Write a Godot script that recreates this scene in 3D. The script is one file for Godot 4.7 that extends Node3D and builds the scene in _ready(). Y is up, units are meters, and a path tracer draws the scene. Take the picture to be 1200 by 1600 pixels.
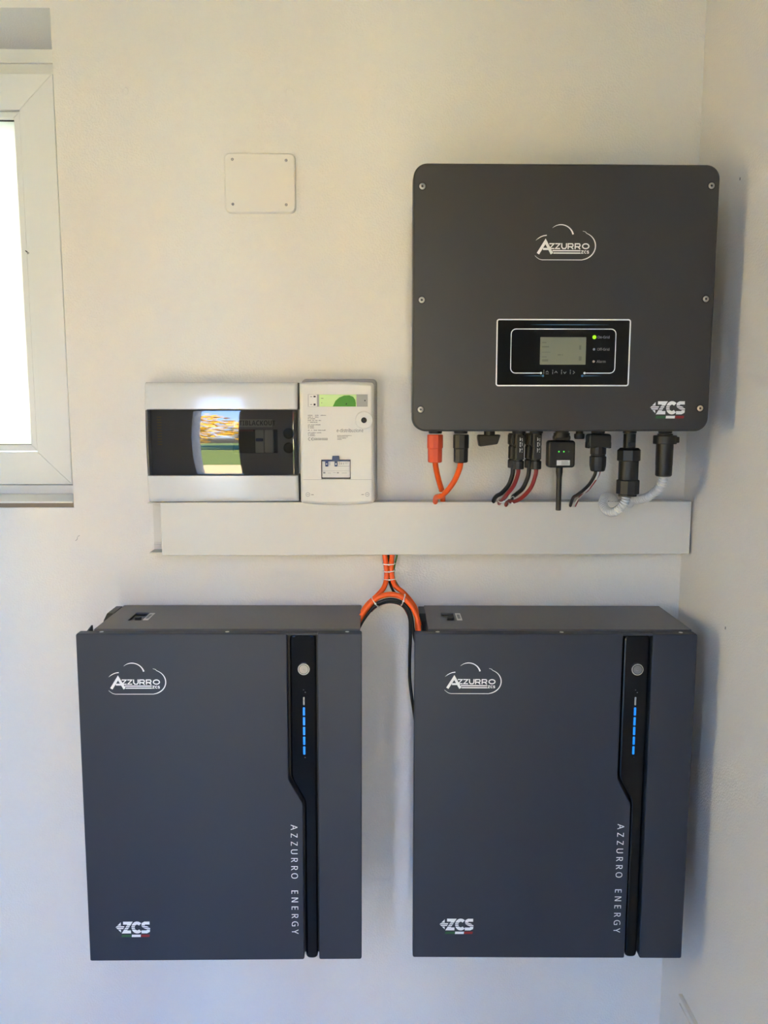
extends Node3D
# A plant-room wall: two battery cabinets, a hybrid inverter, a meter, a breaker box and a trunking run.
# World: the back wall's face is z = 0, the camera side is +z, floor at y = 0, metres.

const ROOM_R := 0.704
const ROOM_L := -1.75
const ROOM_H := 2.75
const ROOM_Z := 2.4
const WIN_R := -0.648
const WIN_L := -1.55
const WIN_T := 2.3645
const WIN_B := 1.336
const DOOR_L := -0.87
const DOOR_R := -0.64
const DOOR_T := 2.40
const GAP_L := -0.02  # slot added to the rear wall to let in extra daylight
const GAP_R := 0.10

var M := {}
var used := {}
var rng := RandomNumberGenerator.new()

# ------------------------------------------------------------------ helpers
func mb() -> SurfaceTool:
	var st := SurfaceTool.new()
	st.begin(Mesh.PRIMITIVE_TRIANGLES)
	st.set_smooth_group(-1)
	return st

func tri(st: SurfaceTool, a: Vector3, b: Vector3, c: Vector3) -> void:
	st.add_vertex(a)
	st.add_vertex(c)
	st.add_vertex(b)

func quad(st: SurfaceTool, a: Vector3, b: Vector3, c: Vector3, d: Vector3) -> void:
	tri(st, a, b, c)
	tri(st, a, c, d)

const PRINTED := ["lcd_digits", "tag_marks", "small_print", "breaker_print", "yellow_ticks", "label_print", "printed_outline", "emblem_gap", "touch_key", "cloud_emblem", "initials_emblem", "conformity_mark"]

func fin(st: SurfaceTool, called: String, m: Material, parent: Node3D) -> MeshInstance3D:
	st.generate_normals()
	var o := MeshInstance3D.new()
	o.mesh = st.commit()
	o.material_override = null
	o.mesh.surface_set_material(0, m)
	o.name = called
	if called in PRINTED:
		o.set_meta("kind", "stuff")
	parent.add_child(o, true)
	return o

func numbered(called: String) -> String:
	var n: int = used.get(called, 0)
	used[called] = n + 1
	return called if n == 0 else "%s_%03d" % [called, n]

func thing(called: String, label: String, category: String, at := Vector3.ZERO, group := "") -> Node3D:
	var o := Node3D.new()
	o.name = numbered(called)
	o.position = at
	add_child(o)
	o.set_meta("label", label)
	o.set_meta("category", category)
	if group:
		o.set_meta("group", group)
	return o

func structure(called: String, label: String) -> Node3D:
	var o := Node3D.new()
	o.name = numbered(called)
	add_child(o)
	o.set_meta("kind", "structure")
	o.set_meta("label", label)
	o.set_meta("category", called.get_slice("_", 0))
	return o

func rrect(x0: float, y0: float, x1: float, y1: float, r: float, seg := 5) -> PackedVector2Array:
	var p := PackedVector2Array()
	var cs := [Vector2(x1 - r, y0 + r), Vector2(x1 - r, y1 - r), Vector2(x0 + r, y1 - r), Vector2(x0 + r, y0 + r)]
	for k in 4:
		for i in seg + 1:
			var a := -PI / 2 + k * PI / 2 + i * PI / 2 / seg
			p.append(cs[k] + Vector2(cos(a), sin(a)) * r)
	return p

func rounded(poly: PackedVector2Array, r: float, seg := 3) -> PackedVector2Array:
	var out := PackedVector2Array()
	var n := poly.size()
	for i in n:
		var a := poly[(i + n - 1) % n]
		var b := poly[i]
		var c := poly[(i + 1) % n]
		var d: float = min(r, min(a.distance_to(b), b.distance_to(c)) * 0.45)
		var p := b + (a - b).normalized() * d
		var q := b + (c - b).normalized() * d
		for k in seg + 1:
			var t := float(k) / seg
			out.append(p.lerp(b, t).lerp(b.lerp(q, t), t))
	return out

func inset(poly: PackedVector2Array, d: float) -> PackedVector2Array:
	if d == 0.0:
		return poly
	var out := PackedVector2Array()
	var n := poly.size()
	for i in n:
		var e1 := (poly[i] - poly[(i + n - 1) % n]).normalized()
		var e2 := (poly[(i + 1) % n] - poly[i]).normalized()
		var n1 := Vector2(-e1.y, e1.x)
		var n2 := Vector2(-e2.y, e2.x)
		out.append(poly[i] + (n1 + n2) / maxf(0.3, 1.0 + n1.dot(n2)) * d)
	return out

func cap(st: SurfaceTool, poly: PackedVector2Array, z: float, up: bool, holes := []) -> void:
	var pieces := [poly]
	for h in holes:
		var c := 0.0
		for q in h:
			c += q.x / h.size()
		var sides := [PackedVector2Array([Vector2(c - 50, -50), Vector2(c, -50), Vector2(c, 50), Vector2(c - 50, 50)]), PackedVector2Array([Vector2(c, -50), Vector2(c + 50, -50), Vector2(c + 50, 50), Vector2(c, 50)])]
		var next := []
		for p in pieces:
			for s in sides:
				for piece in Geometry2D.intersect_polygons(p, s):
					next.append_array(Geometry2D.clip_polygons(piece, h))
		pieces = next
	for p in pieces:
		var t := Geometry2D.triangulate_polygon(p)
		for i in range(0, t.size(), 3):
			var a: Vector2 = p[t[i]]
			var b: Vector2 = p[t[i + 1]]
			var c: Vector2 = p[t[i + 2]]
			if ((b - a).cross(c - a) > 0) != up:
				var s := b
				b = c
				c = s
			tri(st, Vector3(a.x, a.y, z), Vector3(b.x, b.y, z), Vector3(c.x, c.y, z))

# rings: Vector2(inset, z) from the back to the front
func extrude(st: SurfaceTool, poly: PackedVector2Array, rings: Array, holes := [], smooth := -1, back := true) -> void:
	var loops := []
	for r in rings:
		loops.append(inset(poly, r.x))
	var n := poly.size()
	st.set_smooth_group(smooth)
	for k in rings.size() - 1:
		var p: PackedVector2Array = loops[k]
		var q: PackedVector2Array = loops[k + 1]
		var z0: float = rings[k].y
		var z1: float = rings[k + 1].y
		for j in n:
			var i := (j + 1) % n
			quad(st, Vector3(p[j].x, p[j].y, z0), Vector3(p[i].x, p[i].y, z0), Vector3(q[i].x, q[i].y, z1), Vector3(q[j].x, q[j].y, z1))
	st.set_smooth_group(-1)
	var zb: float = rings[0].y
	var zf: float = rings[-1].y
	cap(st, loops[-1], zf, true, holes)
	if back:
		cap(st, loops[0], zb, false, holes)
	for h in holes:
		var m: int = h.size()
		for j in m:
			var a: Vector2 = h[(j + 1) % m]
			var b: Vector2 = h[j]
			quad(st, Vector3(a.x, a.y, zb), Vector3(b.x, b.y, zb), Vector3(b.x, b.y, zf), Vector3(a.x, a.y, zf))

func box(st: SurfaceTool, a: Vector3, b: Vector3, bevel := 0.0) -> void:
	var p := PackedVector2Array([Vector2(a.x, a.y), Vector2(b.x, a.y), Vector2(b.x, b.y), Vector2(a.x, b.y)])
	if bevel > 0.0:
		extrude(st, rounded(p, bevel * 2.2, 3), [Vector2(bevel, a.z), Vector2(0, a.z + bevel), Vector2(0, b.z - bevel), Vector2(bevel * 0.3, b.z - bevel * 0.3), Vector2(bevel, b.z)])
	else:
		extrude(st, p, [Vector2(0, a.z), Vector2(0, b.z)])

# profile: Vector2(radius, height) upwards along t's y axis
func lathe(st: SurfaceTool, prof: Array, t: Transform3D, seg := 20, smooth := 1) -> void:
	for k in prof.size() - 1:
		st.set_smooth_group(-1 if smooth < 0 else smooth + k)
		for j in seg:
			var a0 := TAU * j / seg
			var a1 := TAU * (j + 1) / seg
			var p: Vector2 = prof[k]
			var q: Vector2 = prof[k + 1]
			var v := [Vector3(cos(a0) * p.x, p.y, -sin(a0) * p.x), Vector3(cos(a1) * p.x, p.y, -sin(a1) * p.x), Vector3(cos(a1) * q.x, q.y, -sin(a1) * q.x), Vector3(cos(a0) * q.x, q.y, -sin(a0) * q.x)]
			for i in 4:
				v[i] = t * v[i]
			if p.x > 0.00001:
				tri(st, v[0], v[1], v[2])
			if q.x > 0.00001:
				tri(st, v[0], v[2], v[3])
	st.set_smooth_group(-1)

func up_at(p: Vector3) -> Transform3D:
	return Transform3D(Basis.IDENTITY, p)

func out_at(p: Vector3) -> Transform3D:  # a lathe that faces the camera side (+z)
	return Transform3D(Basis(Vector3.RIGHT, PI / 2), p)

func spline(pts: Array, sub: int) -> Array:
	var out := []
	var n := pts.size()
	for i in n - 1:
		var p0: Vector3 = pts[max(i - 1, 0)]
		var p1: Vector3 = pts[i]
		var p2: Vector3 = pts[i + 1]
		var p3: Vector3 = pts[min(i + 2, n - 1)]
		for k in sub:
			out.append(p1.cubic_interpolate(p2, p0, p3, float(k) / sub))
	out.append(pts[n - 1])
	return out

# ridge > 0: a corrugated hose
func tube(st: SurfaceTool, pts: Array, r: float, seg := 12, sub := 8, ridge := 0.0, pitch := 0.0) -> void:
	var line := spline(pts, sub)
	if ridge > 0.0:
		var c := Curve3D.new()
		for p in line:
			c.add_point(p)
		var total := c.get_baked_length()
		var steps := int(total / pitch) * 4
		line = []
		for i in steps + 1:
			line.append(c.sample_baked(total * i / steps))
	var side := Vector3.UP.cross(line[1] - line[0])
	if side.length() < 0.0001:
		side = Vector3.RIGHT
	side = side.normalized()
	var rings := []
	for i in line.size():
		var d: Vector3 = (line[min(i + 1, line.size() - 1)] - line[max(i - 1, 0)]).normalized()
		side = (side - d * side.dot(d)).normalized()
		var other := d.cross(side)
		var rr := r
		if ridge > 0.0:
			rr = r - [0.0, 0.0, ridge, ridge][i % 4]
		var ring := []
		for j in seg:
			var a := TAU * j / seg
			ring.append(line[i] + (side * cos(a) + other * sin(a)) * rr)
		rings.append(ring)
	st.set_smooth_group(1)
	for i in rings.size() - 1:
		if ridge > 0.0:
			st.set_smooth_group(1 + i % 4)
		for j in seg:
			var k := (j + 1) % seg
			quad(st, rings[i][j], rings[i][k], rings[i + 1][k], rings[i + 1][j])
	st.set_smooth_group(-1)
	for j in range(1, seg - 1):
		tri(st, rings[0][0], rings[0][j + 1], rings[0][j])
		tri(st, rings[-1][0], rings[-1][j], rings[-1][j + 1])

# flat printed stroke of even or tapering width lying at z, facing +z
func stroke(st: SurfaceTool, pts: Array, w: float, z: float, o: Vector2, s: float, closed := false, taper0 := 1.0, taper1 := 1.0) -> void:
	var n := pts.size()
	var left := []
	var right := []
	for i in n:
		var a: Vector2 = pts[(i + n - 1) % n] if closed or i > 0 else pts[i]
		var b: Vector2 = pts[(i + 1) % n] if closed or i < n - 1 else pts[i]
		var here: Vector2 = pts[i]
		var d1 := (here - a).normalized() if here != a else (b - here).normalized()
		var d2 := (b - here).normalized() if here != b else d1
		var n1 := Vector2(-d1.y, d1.x)
		var n2 := Vector2(-d2.y, d2.x)
		var m: Vector2 = (n1 + n2) / maxf(0.35, 1.0 + n1.dot(n2))
		var t := float(i) / (n - 1)
		var ww := w * 0.5 * (lerpf(taper0, 1.0, min(1.0, t * 3)) if t < 0.5 else lerpf(taper1, 1.0, min(1.0, (1.0 - t) * 3)))
		var pl := (here + m * ww) * s + o
		var pr := (here - m * ww) * s + o
		left.append(Vector3(pl.x, pl.y, z))
		right.append(Vector3(pr.x, pr.y, z))
	for i in (n if closed else n - 1):
		var j := (i + 1) % n
		quad(st, right[i], right[j], left[j], left[i])

func arc(c: Vector2, rx: float, ry: float, a0: float, a1: float, n := 14) -> Array:
	var out := []
	for i in n + 1:
		var a := deg_to_rad(lerpf(a0, a1, float(i) / n))
		out.append(c + Vector2(cos(a) * rx, sin(a) * ry))
	return out

func plate(st: SurfaceTool, x0: float, y0: float, x1: float, y1: float, z: float) -> void:
	quad(st, Vector3(x0, y0, z), Vector3(x1, y0, z), Vector3(x1, y1, z), Vector3(x0, y1, z))

func text(parent: Node3D, called: String, words: String, height: float, at: Vector3, m: Material, turn := 0.0, bold := false, left := false) -> MeshInstance3D:
	var f := SystemFont.new()
	f.font_names = PackedStringArray(["Droid Sans"])
	f.font_weight = 700 if bold else 400
	var t := TextMesh.new()
	t.text = words
	t.font = f
	t.font_size = 64
	t.pixel_size = height / 46.0
	t.depth = 0.0004
	t.curve_step = 2.0
	t.horizontal_alignment = HORIZONTAL_ALIGNMENT_LEFT if left else HORIZONTAL_ALIGNMENT_CENTER
	t.material = m
	var o := MeshInstance3D.new()
	o.mesh = t
	o.name = called
	parent.add_child(o, true)
	o.position = at
	o.rotation.z = turn
	return o

func mat(called: String, c: Color, rough: float, metal := 0.0) -> StandardMaterial3D:
	var m := StandardMaterial3D.new()
	m.resource_name = called
	m.albedo_color = c
	m.roughness = rough
	m.metallic = metal
	M[called] = m
	return m

func relief(m: StandardMaterial3D, freq: float, scale: float, cm: float, octaves := 4) -> void:
	var n := FastNoiseLite.new()
	n.seed = 11
	n.noise_type = FastNoiseLite.TYPE_SIMPLEX
	n.frequency = freq
	n.fractal_octaves = octaves
	var t := NoiseTexture2D.new()
	t.width = 1024
	t.height = 1024
	t.seamless = true
	t.noise = n
	m.heightmap_enabled = true
	m.heightmap_texture = t
	m.heightmap_scale = cm
	m.uv1_triplanar = true
	m.uv1_world_triplanar = true
	m.uv1_scale = Vector3.ONE * scale

func mottled(m: StandardMaterial3D, dark: Color, light: Color, freq: float) -> void:
	var n := FastNoiseLite.new()
	n.seed = 5
	n.frequency = freq
	n.fractal_octaves = 5
	var g := Gradient.new()
	g.set_color(0, dark)
	g.set_color(1, light)
	var t := NoiseTexture2D.new()
	t.width = 1024
	t.height = 1024
	t.seamless = true
	t.noise = n
	t.color_ramp = g
	m.albedo_texture = t

func glow(m: StandardMaterial3D, c: Color, e: float) -> void:
	m.emission_enabled = true
	m.emission = c
	m.emission_energy_multiplier = e

# ------------------------------------------------------------------ scene
func _ready() -> void:
	rng.seed = 7
	view_and_light()
	materials()
	room()
	window()
	outdoors()
	junction_plates()
	inverter()
	trunking()
	breaker_box()
	meter()
	battery("charcoal wall battery cabinet on the left, below the breaker box", Vector3(-0.2936, 0.4260, 0), Vector3(0, -0.0035, -0.004), 0.013)
	battery("charcoal wall battery cabinet on the right, beside the room corner", Vector3(0.3739, 0.4217, 0), Vector3(0, -0.0236, -0.0014), 0.0)
	upper_cables()
	lower_cables()

func view_and_light() -> void:
	var cam := Camera3D.new()
	cam.name = "camera"
	add_child(cam)
	cam.position = Vector3(0, 1.55, 1.79)
	cam.rotation_degrees = Vector3(-7.1805, -1.1189, 0)
	cam.keep_aspect = Camera3D.KEEP_HEIGHT
	cam.fov = 64.4154
	cam.near = 0.02
	cam.far = 200
	cam.current = true

	var sky_look := ProceduralSkyMaterial.new()
	sky_look.sky_top_color = Color(0.32, 0.58, 0.92)
	sky_look.sky_horizon_color = Color(0.80, 0.88, 0.97)
	sky_look.ground_bottom_color = Color(0.40, 0.37, 0.32)
	sky_look.ground_horizon_color = Color(0.62, 0.62, 0.60)
	sky_look.sky_energy_multiplier = 1.5
	var sky := Sky.new()
	sky.sky_material = sky_look
	var e := Environment.new()
	e.background_mode = Environment.BG_SKY
	e.sky = sky
	e.tonemap_mode = Environment.TONE_MAPPER_LINEAR
	e.tonemap_exposure = 14.8
	e.sdfgi_enabled = true
	e.ssao_enabled = true
	e.ssil_enabled = true
	var w := WorldEnvironment.new()
	w.name = "environment"
	w.environment = e
	add_child(w)

	var sun := DirectionalLight3D.new()
	sun.name = "sun"
	add_child(sun)
	sun.look_at_from_position(Vector3(4.0, 6.5, -5.0), Vector3.ZERO)
	sun.light_color = Color(1.0, 0.93, 0.71)
	sun.light_energy = 4.6
	sun.light_angular_distance = 0.53
	sun.shadow_enabled = true

func materials() -> void:
	var m := mat("wall_paint", Color(0.90, 0.885, 0.86), 0.85)
	relief(m, 0.04, 3.5, 0.05, 4)
	m = mat("ceiling_paint", Color(0.93, 0.92, 0.90), 0.9)
	m = mat("floor_tile", Color(0.82, 0.81, 0.79), 0.45)
	mat("window_plastic", Color(0.91, 0.905, 0.89), 0.35)
	mat("gasket", Color(0.10, 0.10, 0.11), 0.6)
	m = mat("frosted_glass", Color(0.93, 0.97, 0.96), 0.35)
	m.backlight_enabled = true
	m.backlight = Color(0.55, 0.55, 0.55)
	mat("sill_shade", Color(0.55, 0.50, 0.44), 0.9)  # dark tone that paints the shade below the sill lip
	m = mat("charcoal_coat", Color(0.145, 0.175, 0.222), 0.46)
	relief(m, 0.25, 8.0, 0.006, 2)
	m = mat("charcoal_inverter", Color(0.198, 0.196, 0.19), 0.44)
	relief(m, 0.25, 8.0, 0.006, 2)
	mat("cover_steel", Color(0.33, 0.33, 0.33), 0.40)
	m = mat("black_gloss", Color(0.03, 0.034, 0.048), 0.12)
	m.metallic_specular = 0.36
	mat("black_plastic", Color(0.055, 0.055, 0.058), 0.42)
	mat("black_cable", Color(0.05, 0.05, 0.052), 0.45)
	mat("aluminium", Color(0.78, 0.77, 0.75), 0.45, 0.6)
	mat("chrome", Color(0.88, 0.87, 0.85), 0.18, 1.0)
	mat("steel_screw", Color(0.80, 0.78, 0.73), 0.3, 0.9)
	mat("button_steel", Color(0.56, 0.55, 0.53), 0.38, 0.7)
	mat("print_white", Color(0.95, 0.95, 0.94), 0.6)
	mat("print_grey", Color(0.55, 0.55, 0.54), 0.6)
	mat("print_dark_grey", Color(0.30, 0.30, 0.30), 0.6)
	mat("print_black", Color(0.13, 0.13, 0.13), 0.7)
	mat("print_green", Color(0.16, 0.36, 0.20), 0.6)
	mat("print_red", Color(0.55, 0.12, 0.12), 0.6)
	mat("print_blue", Color(0.25, 0.42, 0.55), 0.6)
	mat("tick_yellow", Color(0.85, 0.72, 0.35), 0.6)
	mat("box_plastic", Color(0.85, 0.845, 0.825), 0.10)
	mat("meter_plastic", Color(0.85, 0.84, 0.81), 0.38)
	mat("meter_grey", Color(0.62, 0.61, 0.61), 0.5)
	mat("trunk_plastic", Color(0.835, 0.82, 0.785), 0.45)
	mat("cover_plastic", Color(0.89, 0.875, 0.845), 0.45)
	mat("inner_plastic", Color(0.60, 0.60, 0.60), 0.5)
	mat("lcd_green", Color(0.78, 0.90, 0.60), 0.4)
	mat("lcd_dark_green", Color(0.25, 0.55, 0.10), 0.5)
	mat("lcd_grey", Color(0.50, 0.52, 0.45), 0.35)
	mat("lcd_ink", Color(0.42, 0.44, 0.38), 0.5)
	mat("label_paper", Color(0.88, 0.87, 0.84), 0.6)
	mat("lever_blue", Color(0.05, 0.20, 0.42), 0.35)
	mat("orange_sheath", Color(0.96, 0.36, 0.03), 0.42)
	mat("orange_plug", Color(0.86, 0.30, 0.17), 0.45)
	mat("red_sheath", Color(0.55, 0.13, 0.12), 0.42)
	mat("green_sheath", Color(0.30, 0.52, 0.14), 0.45)
	mat("white_tie", Color(0.92, 0.91, 0.88), 0.4)
	mat("conduit_white", Color(0.84, 0.83, 0.81), 0.45)
	m = mat("smoked_door", Color(0.03, 0.03, 0.035, 0.76), 0.02)
	m.transparency = BaseMaterial3D.TRANSPARENCY_ALPHA
	m = mat("led_blue", Color(0.1, 0.45, 0.9), 0.4)
	glow(m, Color(0.04, 0.56, 1.0), 0.045)
	m = mat("led_lime", Color(0.6, 0.9, 0.1), 0.4)
	glow(m, Color(0.62, 1.0, 0.03), 0.045)
	m = mat("led_green", Color(0.3, 0.9, 0.3), 0.4)
	glow(m, Color(0.35, 1.0, 0.35), 0.04)
	mat("led_off", Color(0.62, 0.62, 0.60), 0.5)
	# outside
	m = mat("terrace_stone", Color(0.78, 0.69, 0.54), 0.85)
	m = mat("lawn_grass", Color(0.36, 0.43, 0.20), 0.95)
	mat("leaf_yellow", Color(0.86, 0.66, 0.12), 0.7)
	mat("leaf_green", Color(0.24, 0.38, 0.14), 0.7)
	mat("bark", Color(0.28, 0.20, 0.14), 0.9)
	mat("render_white", Color(0.92, 0.90, 0.86), 0.9)
	mat("render_cream", Color(0.84, 0.78, 0.60), 0.9)
	mat("roof_tile", Color(0.48, 0.25, 0.17), 0.85)
	mat("dark_glass", Color(0.05, 0.07, 0.09), 0.1)
	mat("door_white", Color(0.88, 0.89, 0.90), 0.4)

# ------------------------------------------------------------------ the setting
func room() -> void:
	var w := structure("wall_back", "rough painted off-white wall that carries all the equipment")
	var st := mb()
	var t := 0.32
	box(st, Vector3(WIN_R, -0.1, -t), Vector3(ROOM_R + 0.2, ROOM_H + 0.2, 0))
	box(st, Vector3(ROOM_L - 0.2, -0.1, -t), Vector3(WIN_L, ROOM_H + 0.2, 0))
	box(st, Vector3(WIN_L, WIN_T, -t), Vector3(WIN_R, ROOM_H + 0.2, 0))
	box(st, Vector3(WIN_L, -0.1, -t), Vector3(WIN_R, WIN_B, 0))
	fin(st, "wall_surface", M.wall_paint, w)
	# small flaws in the paint
	for c in [[-0.4996, 2.204, 0.007, 0.4], [-0.1608, 2.204, 0.010, 1.3]]:
		st = mb()
		var ring := []
		for i in 11:
			var a: float = TAU * i / 11 + c[3]
			ring.append(Vector2(cos(a), sin(a) * 1.2) * c[2] * (0.75 + 0.35 * rng.randf()))
		extrude(st, PackedVector2Array(ring), [Vector2(0, 0), Vector2(c[2] * 0.25, 0.0007)])
		var o := fin(st, "paint_chip", M.wall_paint, w)
		o.position = Vector3(c[0], c[1], 0)
		o.rotation = Vector3(0.05, 0.04, 0)
	for c in [[-0.648, 1.262, 0.010, 0.9], [0.50, 1.975, 0.0, 0.0]]:
		if c[2] > 0.0:
			st = mb()
			stroke(st, [Vector2(0, 0), Vector2(0.4, 0.3), Vector2(0.5, 0.9), Vector2(1, 1.2)], 0.10, 0.0004, Vector2(c[0], c[1]), c[2])
			fin(st, "paint_scratch", M.print_grey, w)
	st = mb()
	for p in [Vector2(-0.628, 1.334), Vector2(-0.632, 1.27)]:
		box(st, Vector3(-0.66, p.y, 0), Vector3(p.x, p.y + 0.0012, 0.0006))
	box(st, Vector3(-0.632, 1.27, 0), Vector3(-0.6308, 1.334, 0.0006))
	fin(st, "filler_ridge", M.wall_paint, w)

	w = structure("wall_right", "off-white side wall meeting the back wall in a corner")
	st = mb()
	box(st, Vector3(ROOM_R, -0.1, 0), Vector3(ROOM_R + 0.2, ROOM_H + 0.2, ROOM_Z + 0.2))
	fin(st, "wall_surface", M.wall_paint, w)
	for c in [[1.98, 0.20], [1.12, 0.24]]:
		st = mb()
		box(st, Vector3(ROOM_R - 0.0008, c[0], c[1]), Vector3(ROOM_R + 0.001, c[0] + 0.005, c[1] + 0.003))
		fin(st, "paint_nick", M.print_grey, w)
	w = structure("wall_left", "painted left side wall of the room")
	st = mb()
	# with an unseen window, added to light the right wall
	var sw := [1.18, 1.52, 1.00, 1.85]
	box(st, Vector3(ROOM_L - 0.2, -0.1, 0), Vector3(ROOM_L, ROOM_H + 0.2, sw[0]))
	box(st, Vector3(ROOM_L - 0.2, -0.1, sw[1]), Vector3(ROOM_L, ROOM_H + 0.2, ROOM_Z + 0.2))
	box(st, Vector3(ROOM_L - 0.2, -0.1, sw[0]), Vector3(ROOM_L, sw[2], sw[1]))
	box(st, Vector3(ROOM_L - 0.2, sw[3], sw[0]), Vector3(ROOM_L, ROOM_H + 0.2, sw[1]))
	fin(st, "wall_surface", M.wall_paint, w)
	w = structure("window_2", "unseen side window added in the left wall to light the right wall")
	st = mb()
	frame_ring(st, sw[0], sw[2], sw[1], sw[3], 0.03, -0.02, 0.03, 0.001)
	var side_frame := fin(st, "window_frame", M.window_plastic, w)
	side_frame.transform = Transform3D(Basis(Vector3.UP, -PI / 2), Vector3(ROOM_L - 0.1, 0, 0))
	w = structure("wall_rear", "rear wall with the open doorway that lets the daylight in")
	st = mb()
	box(st, Vector3(ROOM_L, -0.1, ROOM_Z), Vector3(DOOR_L, ROOM_H, ROOM_Z + 0.2))
	box(st, Vector3(DOOR_R, -0.1, ROOM_Z), Vector3(GAP_L, ROOM_H, ROOM_Z + 0.2))
	box(st, Vector3(GAP_R, -0.1, ROOM_Z), Vector3(ROOM_R, ROOM_H, ROOM_Z + 0.2))
	box(st, Vector3(DOOR_L, DOOR_T, ROOM_Z), Vector3(DOOR_R, ROOM_H, ROOM_Z + 0.2))
	box(st, Vector3(GAP_L, DOOR_T, ROOM_Z), Vector3(GAP_R, ROOM_H, ROOM_Z + 0.2))
	fin(st, "wall_surface", M.wall_paint, w)
	w = structure("floor", "tiled floor of the room")
	st = mb()
	box(st, Vector3(ROOM_L, -0.1, 0), Vector3(ROOM_R, 0, ROOM_Z))
	fin(st, "floor_surface", M.floor_tile, w)
	w = structure("ceiling", "white ceiling of the room")
	st = mb()
	box(st, Vector3(ROOM_L, ROOM_H, 0), Vector3(ROOM_R, ROOM_H + 0.2, ROOM_Z))
	fin(st, "ceiling_surface", M.ceiling_paint, w)
	w = structure("door_1", "white door leaf standing ajar beside the doorway")
	st = mb()
	box(st, Vector3(-0.02, 0.01, 0.0), Vector3(0.02, DOOR_T - 0.02, -0.78 + 1.56), 0.004)
	var leaf := fin(st, "door_leaf", M.door_white, w)
	st = mb()
	lathe(st, [Vector2(0, 0), Vector2(0.008, 0), Vector2(0.008, 0.05), Vector2(0, 0.05)], Transform3D(Basis(Vector3.FORWARD, PI / 2), Vector3(0.02, 1.02, 0.70)), 12)
	box(st, Vector3(0.06, 1.01, 0.60), Vector3(0.072, 1.03, 0.71), 0.003)
	fin(st, "door_handle", M.chrome, w)
	leaf.rotation.y = 0.0
	w.position = Vector3(DOOR_L - 0.03, 0, ROOM_Z + 0.2)
	w.rotation.y = -0.5

func frame_ring(st: SurfaceTool, x0: float, y0: float, x1: float, y1: float, w: float, z0: float, z1: float, bevel: float) -> void:
	var outer := PackedVector2Array([Vector2(x0, y0), Vector2(x1, y0), Vector2(x1, y1), Vector2(x0, y1)])
	var inner := inset(outer, w)
	# four mitred bars
	for k in 4:
		var j := (k + 1) % 4
		var p := PackedVector2Array([outer[k], outer[j], inner[j], inner[k]])
		extrude(st, inset(p, 0.0001), [Vector2(0, z0), Vector2(0, z1 - bevel), Vector2(bevel, z1)])

func window() -> void:
	var w := structure("window_1", "white plastic window with a frosted pane at the left edge")
	var st := mb()
	frame_ring(st, WIN_L, WIN_B + 0.014, WIN_R, WIN_T, 0.09, -0.27, -0.20, 0.002)
	box(st, Vector3(WIN_L, WIN_T - 0.030, -0.2), Vector3(WIN_R, WIN_T, -0.193), 0.001)
	fin(st, "window_frame", M.window_plastic, w)
	st = mb()
	frame_ring(st, WIN_L + 0.06, 1.3724, -0.7075, 2.2995, 0.078, -0.23, -0.16, 0.0010)
	var sash := fin(st, "sash", M.window_plastic, w)
	st = mb()
	frame_ring(st, WIN_L + 0.1393, 1.4517, -0.7868, 2.2202, 0.0148, -0.2, -0.166, 0.0015)
	fin(st, "glazing_bead", M.window_plastic, sash)
	st = mb()
	frame_ring(st, WIN_L + 0.153, 1.4634, -0.8000, 2.2085, 0.004, -0.2, -0.178, 0.001)
	fin(st, "gasket", M.gasket, sash)
	st = mb()
	box(st, Vector3(WIN_L + 0.15, 1.4610, -0.20), Vector3(-0.7980, 2.2105, -0.186))
	fin(st, "pane", M.frosted_glass, sash)
	st = mb()
	box(st, Vector3(WIN_L, WIN_B + 0.0102, -0.27), Vector3(WIN_R - 0.001, WIN_B + 0.0142, 0.003), 0.001)
	var sill := fin(st, "window_sill", M.window_plastic, w)
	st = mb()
	box(st, Vector3(WIN_L, WIN_B, -0.27), Vector3(WIN_R - 0.001, WIN_B + 0.0102, -0.006))  # band coloured dark as the shade under the lip
	fin(st, "sill_shade_band", M.sill_shade, sill)
	st = mb()
	box(st, Vector3(WIN_L, WIN_B + 0.0142, -0.2), Vector3(WIN_R - 0.001, 1.3712, -0.159), 0.001)
	fin(st, "bottom_rail", M.window_plastic, w)
	st = mb()
	box(st, Vector3(-0.703, 1.375, -0.2), Vector3(-0.692, 1.47, -0.172), 0.002)
	fin(st, "hinge_cover", M.window_plastic, w)
	# a fly on the sash
	var f := thing("house_fly", "tiny black fly sitting on the white window sash", "fly", Vector3(-0.7845, 1.9105, -0.158))
	st = mb()
	var t := Transform3D(Basis(Vector3(0, 0, 1), 0.9) * Basis.from_scale(Vector3(0.8, 1, 0.7)), Vector3.ZERO)
	lathe(st, [Vector2(0, -0.004), Vector2(0.0017, -0.002), Vector2(0.002, 0.001), Vector2(0.0013, 0.003), Vector2(0.0014, 0.004), Vector2(0, 0.0055)], t, 8)
	fin(st, "body", M.black_plastic, f)
	st = mb()
	tri(st, Vector3(0, 0.001, 0.0012), Vector3(0.0045, -0.005, 0.0012), Vector3(0.0015, -0.006, 0.0014))
	tri(st, Vector3(0, 0.001, 0.0012), Vector3(0.006, -0.002, 0.0014), Vector3(0.005, -0.0045, 0.0012))
	fin(st, "wings", M.print_grey, f)

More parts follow.
